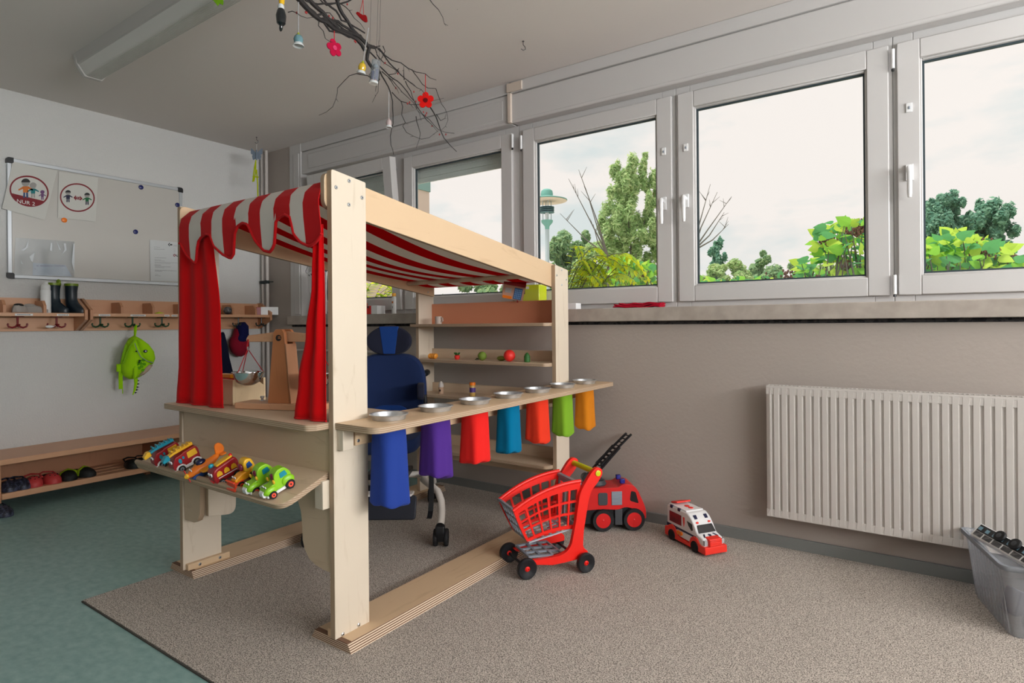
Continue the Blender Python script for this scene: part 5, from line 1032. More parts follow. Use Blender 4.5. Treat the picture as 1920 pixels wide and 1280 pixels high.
clog(131, 'black sandal with lime strap standing upright on the bench shelf', -.1, blk, strap=lim, dots=darkr, grp=G, py=895); clog(158, 'black sandal with lime strap next to its partner, right one on the bench shelf', .5, blk, strap=lim, dots=darkr, grp=G, py=892)
clog(252, 'black shoe in the shadow of the bench, behind the left tip of the tray', -.1, blk, dots=darkr, grp='black shoes in the shadow of the bench', py=868); clog(276, 'black shoe in the bench shadow, hidden partly by the display tray', .2, blk, dots=darkr, grp='black shoes in the shadow of the bench', py=868)
clog(4, 'dark patterned clog on the linoleum under the left end of the bench', .2, navd, x=-4.42, z=.0005, dots=darkr, py=958)

# ================================================================ WINDOW SILL THINGS
SL = 1.1652
y = 3.07
def xs(px, yy=3.07): return on(px, 590, 'y', yy).x
t = thing('tissue_box', 'red and white carton on the far sill behind the right front post', 'box', (xs(700), y, SL)); b = MB(); b.bx(-.065, .02, -.04, .04, 0, .062); b.build('carton', redp, t, bevel=.002); b = MB(); b.bx(.02, .085, -.04, .04, 0, .062); b.build('carton_side', whitep, t, bevel=.002)
b = MB(); b.bx(-.02, -.004, -.0412, -.0400, .044, .060); b.lathe([(.010, -.0412), (.010, -.0400)], (-.062, 0, .018), 14, 'y', 1); b.build('carton_mark', [dark, greyp], t)
b = MB(); b.ball((-.075, 0, .075), (.012, .012, .014), 0, 10, 8); b.tube([(-.075, 0, .02), (-.075, 0, .07)], .006, 6); b.build('brown_knob', M('knob_brown', (150, 84, 56), .6), t)
t = thing('sunscreen_bottle', 'white sunscreen bottle with an orange cap on the window sill', 'bottle', (xs(739), y, SL)); b = MB(); b.lathe([(.001, 0), (.016, 0), (.017, .004), (.017, .115), (.012, .125)], (0, 0, 0), 20, sx=1.15, sy=.8); b.build('body', whitep, t)
b = MB(); b.lathe([(.0125, .125), (.0145, .126), (.0145, .148), (.001, .150)], (0, 0, 0), 18); b.build('cap', M('cap_orange', (244, 172, 52), .4), t); b = MB(); b.bx(-.008, .006, -.0146, -.0138, .075, .09); b.bx(-.004, .000, -.0146, -.0138, .04, .055, 1); b.build('printed_mark', [P_or, P_dk], t)
t = thing('gift_box', 'tall glossy lime green box on the sill behind the shelf', 'box', (xs(1001, 3.09), 3.10, SL)); b = MB(); b.bx(-.075, .060, -.045, .045, 0, .155); b.build('carton', M('box_lime', (196, 208, 24), .2, coat=.6), t, bevel=.002)
b = MB(); b.bx(-.0755, -.040, -.0456, .0456, .10, .1555); b.build('dark_top', dark, t, bevel=.001); b = MB(); b.box((-.022, -.046, .138), (.022, .001, .016)); b.build('sticker', paper, t)
# toy till with a tilted keypad on a pole
p = at(963, 545, 3.40); t = thing('toy_till', 'tilted toy till panel with blue keypad on a thin pole above the shelf', 'toy till', (p.x, p.y, 1.205), .55)
mt = Matrix.Translation((0, 0, p.z - 1.205)) @ Matrix.Rotation(math.radians(26), 4, 'X') @ Matrix.Rotation(math.radians(12), 4, 'Y')
b = MB(); b.mx = mt; b.bx(-.062, .062, -.012, .05, -.05, .035); b.build('case', M('till_wood', (196, 150, 128), .5), t, bevel=.003)
b = MB(); b.mx = mt; b.prism([(-.012, .035), (.055, .035), (.055, .060), (-.004, .052)], 'x', -.064, .064); b.build('hood', redd, t, bevel=.003)
b = MB(); b.mx = mt; b.bx(.004, .050, -.0145, -.012, -.044, .026); b.build('keypad', M('keypad_blue', (52, 96, 150), .4), t, bevel=.001)
b = MB(); b.mx = mt
for i in range(4):
    for j in range(5): b.bx(.009 + i * .0098, .0155 + i * .0098, -.0165, -.0145, -.038 + j * .0122, -.030 + j * .0122)
b.build('key', M('key_pale', (120, 160, 200), .4), t); b = MB(); b.mx = mt; b.bx(-.048, -.012, -.0145, -.012, -.012, .018, 0); b.bx(-.056, -.004, -.0145, -.012, -.048, -.030, 1); b.build('display', [M('screen_grey', (176, 170, 168), .3), orgp], t, bevel=.001)
b = MB(); b.tube([(.02, .03, 0 - .0), (.02, .02, p.z - 1.205 - .03)], .004, 8); b.build('pole', redd, t)
t = MB(); t.bx(-.045, .05, -.03, .03, 0, .035); single(t, 'small_carton', whitep, 'small white carton on the sill beside the right back post', 'box', (xs(1070), 3.075, SL), bevel=.002)
t = MB(); t.bx(-.06, .075, -.03, .03, 0, .003); single(t, 'paper_slip', paper, 'white paper slip lying on the sill under the red cloth', 'paper', (xs(1152), 3.075, SL))
# folded red cloth
b = MB()
for k, (z0, a, c, sh) in enumerate([(0.003, -.135, .135, 0), (.011, -.130, .140, 1.3), (.019, -.10, .142, 2.1)]):
    b.grid(lambda i, j: (a + (c - a) * i / 24, -.035 + .07 * j / 8, z0 + .003 * math.sin(i * .7 + sh) + .0025 * math.sin(j * 1.1 + sh + i * .3)), 24, 8)
single(b, 'folded_cloth', cloth('cloth_crimson', (176, 16, 44)), 'folded crimson red cloth lying on the window sill', 'cloth', (xs(1197), 3.07, SL + .002), solid=.006)
# white bag on a hook in the far window
t = thing('white_bag', 'white cloth bag hanging from a thin hook before the far left window', 'bag', tuple(on(578, 500, 'y', 3.02)))
b = MB(); q = [(on(px, py, 'y', 3.02).x, on(px, py, 'y', 3.02).z) for px, py in [(576, 512), (592, 506), (612, 510), (612, 588), (590, 590), (584, 560), (578, 530)]]; b.prism(q, 'y', 3.015, 3.025); b.build('bag', cloth('bag_white', (214, 212, 212)), t, world=True, bevel=.003)
b = MB(); b.tube([on(577, 494, 'y', 3.02), on(576, 502, 'y', 3.02), on(573, 508, 'y', 3.02), on(574, 512, 'y', 3.02), on(579, 512, 'y', 3.02)], .0015, 6); b.build('hook_wire', dark, t, world=True)
for q_, (px, py) in enumerate([(579, 516), (583, 514)]): b = MB(); b.tube([on(px, py - 1.2, 'y', 3.013), on(px + 1, py + 1.2, 'y', 3.013)], .003, 5); b.build('printed_mark', P_dk, t, world=True)
# ================================================================ CEILING HOOKS, MOBILE, BRANCH AND ORNAMENTS
def hook(px, py, lb):
    p = on(px, py, 'z', 2.6); b = MB(); b.tube([(0, 0, 0), (0, 0, -.02), (.010, .004, -.030), (.012, .005, -.042), (.0, 0, -.050), (-.012, -.005, -.044)], .0022, 8); b.lathe([(.006, 0), (.006, -.003), (.002, -.004)], (0, 0, 0), 12)
    return single(b, 'ceiling_hook', M('hook_steel', (90, 88, 88), .4, .7), lb, 'hook', tuple(p), math.radians(35))
hook(981, 77, 'small bare metal hook screwed into the ceiling near the windows'); hk = hook(481, 257, 'small metal hook in the ceiling holding the butterfly mobile')
p = on(481, 257, 'z', 2.6); D0 = (p - CAM).dot(fw)
def atD(px, py, D=D0): return at(px, py, D)
t = thing('butterfly_mobile', 'grey blue felt butterfly with lime ribbons hanging from a ceiling hook near the corner', 'mobile', tuple(p - Vector((0, 0, .045))))
b = MB(); b.tube([p - Vector((0, 0, .045)), atD(481, 330)], .0012, 5); b.build('thread', paper, t, world=True)
def flatD(b, pts, D, th, mi=0): 
    f = [atD(x, y, D) for x, y in pts]; k = [q + fw * th for q in f]; n = len(f); b.add(f + k, [tuple(range(n))[::-1], tuple(range(n, 2 * n))] + [(i, (i + 1) % n, n + (i + 1) % n, n + i) for i in range(n)], mi)
b = MB()
for s in (-1, 1): flatD(b, rpoly([(481, 287), (481 + s * 10.5, 277), (481 + s * 11, 288), (481 + s * 4, 292)], 2), D0, .004); flatD(b, rpoly([(481, 289), (481 + s * 9, 291), (481 + s * 7, 300), (481 + s * 1, 297)], 2), D0, .004)
b.tube([atD(481, 281, D0 - .003), atD(481, 300, D0 - .003)], .006, 8); b.build('wings', cloth('felt_grey_blue', (122, 134, 148)), t, world=True)
b = MB(); rib = cloth('ribbon_lime', (176, 190, 20))
for pts in ([(480, 300), (477, 315), (474, 341)], [(480, 303), (479, 325), (476, 340)], [(481, 318), (483, 345), (483.5, 372)], [(474, 331), (485, 332)]): b.tube([atD(x, y) for x, y in pts], .005, 6)
b.build('ribbon', rib, t, world=True)

def Df(px): return 2.2 + (px - 560) * .0024
def bp_(pts): return [at(x, y, Df(x)) for x, y in pts]
rw = random.Random(5)
def wig(pts, amp=1.2):
    out = [pts[0]]
    for a, c in zip(pts, pts[1:]):
        n = max(1, int(math.hypot(c[0] - a[0], c[1] - a[1]) / 9))
        for k in range(1, n + 1): u = k / n; out.append((a[0] + (c[0] - a[0]) * u + (rw.uniform(-amp, amp) if k < n else 0), a[1] + (c[1] - a[1]) * u + (rw.uniform(-amp, amp) if k < n else 0)))
    return out
T = thing('hanging_branch', 'bundle of dark twisted hazel twigs with red berries hanging below the ceiling', 'branch decoration', tuple(at(690, 90, Df(690))))
bark = M('bark_dark', (40, 34, 32), .75, noise=(50, .2), col2=(22, 20, 22), bump=(120, .4))
stems = [([(548, -14), (560, -2), (572, 12), (588, 28), (600, 37), (612, 42), (625, 53), (640, 60), (655, 66), (668, 73), (678, 84), (684, 95)], .0105, .007),
 ([(570, -14), (580, 0), (594, 14), (606, 24), (620, 40), (636, 56), (655, 61), (672, 68), (684, 80), (692, 90)], .009, .006), ([(628, -14), (634, 8), (642, 26), (652, 40), (664, 58), (676, 70), (690, 84), (702, 88)], .008, .005),
 ([(552, -14), (572, 8), (590, 24), (598, 36), (616, 36), (634, 40), (650, 52), (664, 60), (680, 76)], .006, .005), ([(600, -14), (612, 6), (630, 20), (640, 38), (652, 42), (664, 50), (684, 62)], .0045, .003),
 ([(590, 30), (604, 26), (620, 46), (632, 44), (646, 56), (662, 62), (676, 66), (690, 82)], .0045, .003), ([(606, 40), (618, 58), (640, 62), (654, 70), (668, 70)], .0045, .003),
 ([(684, 78), (692, 90), (689, 102), (688, 112), (694, 122), (700, 130)], .009, .006), ([(690, 88), (702, 90), (712, 86)], .006, .003),
 ([(562, -10), (575, 2), (596, 8), (618, 7), (638, 7), (652, 3), (664, -4)], .004, .003), ([(590, -12), (612, 10), (630, 6), (648, -6)], .003, .002)]
twigs = [[(700, 86), (712, 92), (722, 104), (735, 113), (752, 118), (765, 128), (780, 135), (797, 138), (806, 146), (818, 150)], [(705, 88), (716, 98), (730, 118), (745, 132), (758, 146), (775, 158), (790, 168), (798, 178)], [(690, 94), (700, 104), (716, 128), (730, 142), (745, 152), (758, 165), (770, 182), (782, 200), (792, 214), (806, 225), (822, 243), (835, 248), (852, 250)],
 [(706, 102), (720, 118), (740, 130), (752, 140), (765, 152), (778, 162)], [(712, 133), (722, 152), (731, 170), (736, 190), (737, 215), (737, 232), (732, 255), (733, 272), (738, 290)], [(735, 173), (752, 190), (755, 200), (753, 215), (760, 230), (755, 236), (762, 248), (775, 255), (790, 261), (805, 258), (822, 245)],
 [(700, 150), (690, 142), (668, 138), (655, 142), (645, 152), (633, 165), (630, 185), (624, 200), (612, 210), (598, 216)], [(772, 130), (783, 145), (792, 158), (802, 165), (817, 166), (822, 180), (828, 195), (838, 212), (840, 225), (835, 237), (827, 244)], [(806, 200), (818, 220), (826, 244), (832, 258), (842, 270), (856, 284)],
 [(598, 40), (597, 48), (606, 58), (610, 72), (618, 78), (624, 79)], [(716, 134), (735, 150), (748, 165), (762, 180), (775, 192), (786, 212), (790, 226)], [(540, 23), (548, 21), (556, 24), (564, 30), (576, 34), (588, 32)], [(760, 152), (770, 170), (776, 188), (782, 206), (790, 214)], [(752, 190), (770, 196), (786, 196), (800, 190), (815, 188), (832, 184)],
 [(704, 92), (711, 110), (712, 134), (709, 160), (709, 172), (704, 180), (698, 192)], [(780, 218), (784, 236), (788, 250), (786, 262), (780, 278)], [(728, 145), (738, 160), (745, 168), (748, 175)], [(792, 214), (800, 225), (808, 232), (820, 246)], [(800, -8), (812, 8), (822, 18), (830, 32), (833, 44), (840, 48)], [(872, -8), (864, 4), (860, 12), (855, 14)],
 [(640, 8), (655, 20), (664, 34), (676, 44), (684, 56)], [(610, 24), (618, 24), (628, 36), (636, 42)], [(718, 86), (722, 96), (716, 108), (712, 120)], [(712, 148), (706, 158), (704, 172)], [(690, 120), (700, 132), (692, 140), (700, 152), (712, 150)], [(758, 150), (757, 132), (757, 124)], [(730, 140), (742, 138), (748, 128), (740, 136)], [(818, 214), (826, 226), (834, 222), (836, 214)]]
pn, T0 = 0, None
for i, (pts, r0, r1) in enumerate(stems):
    w_ = wig(pts, 1.0); n = len(w_); b = MB(); b.tube(bp_(w_), [r0 + (r1 - r0) * k / (n - 1) for k in range(n)], 8); b.build('stem', bark, T, world=True)
for i, pts in enumerate(twigs):
    w_ = wig(pts, 1.3); n = len(w_); b = MB(); dz = rw.uniform(-.05, .05); P = [at(x, y, Df(x) + dz * min(1, k / 4)) for k, (x, y) in enumerate(w_)]; r0 = .0032 if i in (2, 4, 0, 1, 8) else .0021
    b.tube(P, [r0 * (1 - .65 * k / (n - 1)) for k in range(n)], 6)
    for k in range(2, n - 1, 3):
        if rw.random() < .6: q = w_[k]; b.tube([P[k], at(q[0] + rw.uniform(-6, 6), q[1] + rw.uniform(-5, 7), Df(q[0]) + dz)], [.0011, .0005], 4)
    b.build('twig', bark, T, world=True)
for px, py in [(573, 23), (575, 24), (651, 8), (617, 30), (624, 34), (665, 77), (667, 79), (722, 118), (746, 138), (742, 165), (764, 194), (768, 192), (780, 190), (798, 216), (800, 212), (810, 236), (824, 252), (836, 252), (556, 24), (776, 172), (794, 210)]:
    b = MB(); b.ball(tuple(at(px, py, Df(px) - .006)), (.0032, .0032, .005), 0, 8, 6); b.build('berry', M('berry_red', (150, 22, 20), .4), T, world=True)
for (a, c) in (((692, -6), (706, 86)), ((683, -6), (693, 86)), ((695, -6), (710, 150))):
    p0 = at(*c, Df(c[0])); b = MB(); b.tube([p0, Vector((p0.x + .01, p0.y + .01, 2.6))], .0009, 5); b.build('suspension_wire', M('wire_grey', (120, 116, 114), .4, .6), T, world=True)
def string(t, px, y0, y1, D, m_, r=.0016): b = MB(); b.tube([at(px, y0, D), at(px, y1, D)], r, 6); b.build('string', m_, t, world=True)
def orn(nm, lb, px, py, D=None): D = D or Df(px) - .02; t = thing(nm, lb, 'ornament', tuple(at(px, py, D))); return t, D, D / F
# bird
t, D, u = orn('bird_ornament', 'black glass bird ornament with yellow beak hanging at the top left of the branch', 527, 30); b = MB(); b.lathe([(.001, -.9 * 24 * u), (8 * u, -14 * u), (9.5 * u, 0), (7 * u, 10 * u), (5 * u, 14 * u)], (0, 0, 0), 18); b.build('body', M('glass_black', (14, 20, 24), .08, coat=.6), t)
b = MB(); b.lathe([(5.5 * u, 12 * u), (6 * u, 17 * u), (4.6 * u, 22 * u)], (0, 0, 0), 16); b.build('collar', M('glass_white', (200, 204, 204), .1, coat=.6), t); b = MB(); b.lathe([(4.6 * u, 21 * u), (5.6 * u, 28 * u), (3 * u, 40 * u), (.001, 46 * u)], (.004, 0, 0), 14); b.build('beak', M('glass_yellow', (222, 176, 20), .15, coat=.6), t)
b = MB(); b.ball((0, 0, -20 * u), (3.5 * u, 3.5 * u, 9 * u), 0, 12, 8, rot=(0, .25, 0)); b.build('tail', M('glass_black', (14, 20, 24), .08, coat=.6), t); b = MB()
for s in (-1, 0, 1): b.ball((s * 3 * u, -5 * u, -11 * u + abs(s) * u), (2.6 * u, 2.6 * u, 2.4 * u), 0, 8, 6)
b.build('feet', M('glass_yellow', (222, 176, 20), .15, coat=.6), t)
def bell(px, py, lb, c1, c2, c3, w, h, y0, tilt=0):
    t, D, u = orn('bell_ornament', lb, px, py); b = MB(); b.lathe([(.001, h * u), (w * .25 * u, h * .8 * u), (w * .8 * u, h * .45 * u), (w * u, 0), (w * .85 * u, -h * .6 * u)], (0, 0, 0), 18); b.build('dome', c1, t); t.rotation_euler = (0, tilt, 0)
    b = MB(); b.lathe([(.001, h * 1.15 * u), (w * .2 * u, h * .95 * u), (w * .55 * u, h * .62 * u), (w * .6 * u, h * .60 * u)], (0, 0, 0.0006), 14); b.build('crown', c2, t)
    b = MB(); k = 20; b.lathe([(w * .83 * u, -h * .55 * u), (w * 1.15 * u, -h * .95 * u), (w * 1.1 * u, -h * 1.05 * u), (w * .8 * u, -h * .85 * u)], (0, 0, 0), k); b.build('lip', c3, t); string(t, px, y0, py - h, D, M('ribbon_silver', (170, 168, 168), .4, .3), .0022)
gl = lambda n, c: M(n, c, .1, coat=.6)
bell(559.5, 74, 'teal glass bell ornament with a lime crown on a silver ribbon', gl('glass_teal', (96, 134, 142)), gl('glass_lime', (160, 170, 30)), gl('glass_white', (200, 204, 204)), 9, 12, 4)
bell(679, 126, 'yellow glass bell ornament with a white lip at the middle of the branch', gl('glass_amber', (206, 170, 44)), gl('glass_lime', (160, 170, 30)), gl('glass_white', (200, 204, 204)), 7.5, 11, 55, .25)
bell(729, 230, 'small pale pink glass bell ornament hanging lowest in front of the shutter box', gl('glass_pink', (176, 158, 156)), gl('glass_pink', (176, 158, 156)), gl('glass_white', (200, 204, 204)), 5.5, 9, 172)
def flower(px, py, lb, m1, m2, r, y0, rotd, face, xs_=1.0):
    t, D, u = orn('flower_ornament', lb, px, py)
    for k in range(5):
        a = rotd + 2 * PI * k / 5; b = MB(); c = (xs_ * r * .60 * math.cos(a) * u, r * .60 * math.sin(a) * u); b.prism(circ(c, r * .38 * u, 14), 'y', -.0025, .0025); b.prism([(c[0] * .1 - math.sin(a) * r * .2 * u, c[1] * .1 + math.cos(a) * r * .2 * u), (c[0] * .1 + math.sin(a) * r * .2 * u, c[1] * .1 - math.cos(a) * r * .2 * u), (c[0] + math.sin(a) * r * .34 * u, c[1] - math.cos(a) * r * .34 * u), (c[0] - math.sin(a) * r * .34 * u, c[1] + math.cos(a) * r * .34 * u)], 'y', -.0024, .0024); b.build('petal', m1, t, bevel=.001)
    b = MB(); b.prism(circ((0, 0), r * .27 * u, 12), 'y', -.005, .005); b.build('centre', m2, t, bevel=.001); t.rotation_euler = (0, 0, face); string2 = MB(); string2.tube([(0, 0, r * .9 * u), (0, 0, (py - y0) * u)], .0018, 6); string2.build('string', M('red_cord', (176, 20, 30), .8), t)
flower(798, 188, 'bright red felt flower ornament with a dark centre near the branch tip', cloth('felt_red', (206, 24, 20)), cloth('felt_dark_red', (96, 14, 18)), 16, 138, PI / 2, YAW)
flower(627, 90, 'crimson felt flower ornament seen nearly from the side, below the thick stems', cloth('felt_crimson', (168, 16, 56)), cloth('felt_pink', (196, 60, 100)), 17, 58, PI / 2 + .3, YAW + .9)
t, D, u = orn('red_bird_ornament', 'small dark red felt bird ornament on red cords at the top of the branch', 680, 33); b = MB(); q = [(-13, 8), (-9, 11), (1, 4), (5, 5), (8, 2), (9, -8), (5, -9), (0, -6), (-6, 0)]
b.prism(rpoly([(x * u, y * u) for x, y in q], 2 * u), 'y', -.004, .004); b.build('body', cloth('felt_dark_red2', (140, 20, 22)), t, bevel=.0015); t.rotation_euler = (0, 0, YAW)
b = MB(); b.tube([(-6 * u, 0, 6 * u), (1 * u, 0, 34 * u)], .0012, 5); b.tube([(2 * u, 0, 5 * u), (1 * u, 0, 34 * u)], .0012, 5); b.build('string', M('red_cord', (176, 20, 30), .8), t)
t, D, u = orn('glass_tube_lantern', 'clear tube ornament with blue figures inside hanging in front of the branch', 703, 135); t.rotation_euler = (0, .13, YAW); b = MB(); b.lathe([(8 * u, -21 * u), (8 * u, 21 * u)], (0, 0, 0), 18); b.build('tube', see_through('tube_glass', (225, 232, 236), .08, .18, .05), t)
b = MB(); b.lathe([(8.6 * u, -22 * u), (8.6 * u, -18 * u), (7 * u, -18 * u), (7 * u, -22 * u)], (0, 0, 0), 18); b.build('base_ring', gl('glass_white', (200, 204, 204)), t)
for s in (-1, 1): b = MB(); b.bx(s * 3.4 * u - 2.8 * u, s * 3.4 * u + 2.8 * u, -.004, .004, -16 * u, 4 * u + s * 2 * u); b.ball((s * 3.4 * u, 0, -16 * u), (2.8 * u, .006, 2.4 * u), 1, 8, 6); b.build('figure', [M('figure_blue', (36, 56, 110), .4), P_or], t, bevel=.002)
b = MB(); b.ball((0, 0, 11 * u), (5 * u, 5 * u, 4 * u), 0, 12, 8); b.build('blue_bead', M('bead_teal', (84, 110, 120), .2), t); b = MB(); b.tube([(0, 0, 21 * u), (0, 0, 60 * u)], .001, 5); b.build('string', M('wire_grey', (120, 116, 114), .4, .6), t)
# lime felt leaf at the top edge beside the lamp
p = at(406, -2, 2.5); t = thing('felt_leaf', 'lime green felt leaf hanging beside the ceiling lamp at the top edge', 'ornament', tuple(p)); b = MB(); u = 2.5 / F
b.prism([(x * u, -y * u) for x, y in [(-16, -12), (-12, 0), (-6, 3), (-2, 8), (2, 13), (5, 9), (9, 10), (12, 12), (13, 4), (9, -4), (4, -12)]], 'y', -.002, .002); b.build('leaf', cloth('felt_lime', (104, 150, 24)), t); t.rotation_euler = (0, 0, YAW); b = MB(); b.tube([(-2 * u, 0, 8 * u), (-2 * u, 0, 2.6 - p.z)], .001, 5); b.build('string', paper, t)
# ================================================================ OUTSIDE
grass = M('lawn', (110, 130, 70), .95, noise=(3, .2), col2=(140, 140, 110))
b = MB(); b.bx(-80, 60, 3.32, 120, -.25, -.15); struct(b, 'ground', grass)
b = MB(); b.bx(-30, 20, 3.32, 9.5, -.15, -.14); struct(b, 'bounce_slab', M('bounce_slab_pale', (226, 220, 210), .9))  # unseen pale slab added to bounce sunlight up onto the ceiling
def foliage(name, mat, parent, cen, rad, n, size, seed, blobs=30, up=.3, shell=.15, asp=.5, bs=1.0):
    """a crown: leaf quads scattered in blobs that fill an ellipsoid"""
    g = np.random.default_rng(seed); bc = g.normal(size=(blobs, 3)); bc /= np.linalg.norm(bc, axis=1)[:, None]; bc *= (g.random((blobs, 1)) ** (1 / 3)) * .82; br = g.uniform(.08, .26, blobs) * (40 / blobs) ** .2 * bs
    k = g.integers(0, blobs, n); d = g.normal(size=(n, 3)); d /= np.linalg.norm(d, axis=1)[:, None]; rr = shell + (1 - shell) * g.random((n, 1)); P = (bc[k] + d * rr * br[k][:, None]) * np.array(rad) + np.array(cen)
    nrm = d + g.normal(size=(n, 3)) * .5 + np.array([0, -.2, up]); nrm /= np.linalg.norm(nrm, axis=1)[:, None]; a = np.cross(nrm, g.normal(size=(n, 3))); a /= np.linalg.norm(a, axis=1)[:, None]; bb_ = np.cross(nrm, a)
    s = size * g.uniform(.6, 1.25, (n, 1)); V = np.stack([P - a * s, P - bb_ * s * asp + nrm * s * .12, P + a * s, P + bb_ * s * asp + nrm * s * .12], 1).reshape(-1, 3)
    V = V - np.array(parent.location); me = bpy.data.meshes.new(name); me.vertices.add(4 * n); me.vertices.foreach_set('co', V.ravel()); me.loops.add(4 * n); me.loops.foreach_set('vertex_index', np.arange(4 * n)); me.polygons.add(n); me.polygons.foreach_set('loop_start', np.arange(n) * 4); me.polygons.foreach_set('loop_total', np.full(n, 4)); me.polygons.foreach_set('material_index', g.integers(0, len(mat), n)); me.update(calc_edges=True)
    for m_ in mat: me.materials.append(m_)
    o = bpy.data.objects.new(name, me); C.objects.link(o); o.parent = parent; return o
def leafm(nm, c, tr=.5):
    if nm in MT: return MT[nm]
    m = bpy.data.materials.new(nm); m.use_nodes = True; n = m.node_tree.nodes; l = m.node_tree.links; n.clear(); d = n.new('ShaderNodeBsdfDiffuse'); d.inputs[0].default_value = lin(c); t = n.new('ShaderNodeBsdfTranslucent'); t.inputs[0].default_value = lin(c); x = n.new('ShaderNodeMixShader'); x.inputs[0].default_value = tr; o = n.new('ShaderNodeOutputMaterial'); l.new(d.outputs[0], x.inputs[1]); l.new(t.outputs[0], x.inputs[2]); l.new(x.outputs[0], o.inputs[0]); MT[nm] = m; return m
light_g = [leafm('leaf_light', (190, 214, 158)), leafm('leaf_light2', (166, 198, 136)), leafm('leaf_light3', (206, 222, 166))]  # light, mid and dark tree greens paled to paint in distance haze
mid_g = [leafm('leaf_mid', (168, 198, 152)), leafm('leaf_mid2', (144, 180, 140)), leafm('leaf_mid3', (176, 200, 150))]
dark_g = [leafm('leaf_dark', (138, 182, 160)), leafm('leaf_dark2', (114, 162, 142)), leafm('leaf_dark3', (158, 200, 174))]
yel_g = [leafm('leaf_yellow', (232, 236, 60)), leafm('leaf_yellow2', (206, 224, 76)), leafm('leaf_yellow3', (176, 210, 90))]
trunkm = M('trunk_grey', (96, 92, 84), .9)
def tree(name, label, px0, px1, py0, py1, D, n, size, mats, seed, grp=None, blobs=40, cat='tree', asp=.5, bs=1.0):
    c = at((px0 + px1) / 2, (py0 + py1) / 2, D); rx = (px1 - px0) / 2 * D / F; rz = (py1 - py0) / 2 * D / F
    t = thing(name, label, cat, (c.x, c.y, -.15), group=grp)
    b = MB(); top = max(c.z, .2); b.tube([(0, 0, 0), (.03 * rx, 0, (top + .15) * .5), (-.04 * rx, 0, top + .15)], [max(.03, rx * .07), max(.02, rx * .05), .01], 8)
    rr = random.Random(seed)
    for k in range(7): z = (top + .15) * rr.uniform(.45, .9); a = rr.uniform(0, 6.28); b.tube([(0, 0, z), (math.cos(a) * rx * .3, math.sin(a) * rx * .3, z + rz * .3), (math.cos(a) * rx * .55, math.sin(a) * rx * .55, z + rz * .55)], [rx * .03, rx * .018, .004], 5)
    b.build('trunk', trunkm, t); foliage('crown', mats, t, (c.x, c.y, c.z), (rx, rx, rz), n, size, seed, blobs, asp=asp, bs=bs); return t
G = 'trees beyond the windows'
tree('tall_tree', 'tall feathery light green tree rising in the third window from the left', 1112, 1256, 248, 570, 11, 30000, .058, light_g, 1, G, 190, asp=.28, bs=.72)
tree('leafy_tree', 'rounded light green tree behind the street lamp post', 1010, 1130, 412, 600, 17, 22000, .075, mid_g, 2, G)
tree('leafy_tree', 'pale green tree between the street lamp and the tall feathery tree', 1060, 1180, 440, 590, 14, 20000, .06, light_g, 3, G)
tree('leafy_tree', 'low rounded green tree seen through the second window beyond the awning', 800, 990, 515, 640, 16, 18000, .075, mid_g, 4, G)
tree('leafy_tree', 'small pointed dark green tree top at the left of the big middle window', 1326, 1366, 438, 560, 18, 5000, .08, dark_g, 5, G)
tree('leafy_tree', 'low light green trees along the bottom of the big middle window', 1300, 1420, 480, 590, 15, 18000, .06, light_g, 6, G)
tree('leafy_tree', 'wide mid green tree low in the middle of the big window', 1395, 1500, 458, 590, 16, 16000, .07, mid_g, 7, G)
tree('leafy_tree', 'bushy green tree right of the middle in the big window, low down', 1470, 1640, 490, 610, 15, 18000, .06, light_g, 17, G)
tree('broad_tree', 'broad dark green tree at the left of the right hand window', 1722, 1822, 345, 520, 19, 24000, .085, dark_g, 8, G, 80)
tree('broad_tree', 'broad dark green tree at the right of its twin in the right hand window', 1796, 1905, 352, 530, 20, 24000, .09, dark_g, 9, G, 80)
tree('hedge', 'long mid green hedge low behind the shrubs', 1200, 1760, 545, 640, 22, 24000, .11, mid_g, 10, None, 80, 'hedge')
tree('hedge', 'green hedge low behind the left windows', 640, 1080, 550, 650, 20, 20000, .1, mid_g, 12, None, 80, 'hedge')
# bare saplings
for k, (base, tips, D, lb) in enumerate([((1140, 480), [(1066, 335), (1085, 318), (1050, 400), (1098, 352), (1112, 420)], 10, 'bare thin sapling left of the tall feathery tree'), ((1300, 470), [(1372, 368), (1358, 398), (1345, 360), (1332, 345), (1366, 420)], 10, 'bare thin branches at the left edge of the big middle window')]):
    t = thing('bare_sapling', lb, 'tree', tuple(at(base[0], base[1], D))); rr = random.Random(k)
    b = MB(); o0 = at(base[0], base[1], D); b.tube([(o0.x, o0.y, -.15), o0], [.03, .02], 6)
    for x, y in tips:
        m1 = (base[0] + (x - base[0]) * .45 + rr.uniform(-6, 6), base[1] + (y - base[1]) * .40); b.tube([o0, at(*m1, D), at(x, y, D)], [.016, .010, .003], 5)
        for q in range(3): u = rr.uniform(.5, .85); s0 = (m1[0] + (x - m1[0]) * u, m1[1] + (y - m1[1]) * u); b.tube([at(*s0, D), at(s0[0] + rr.uniform(-16, 16), s0[1] - rr.uniform(6, 22), D)], [.006, .002], 4)
    b.build('branches', trunkm, t, world=True)
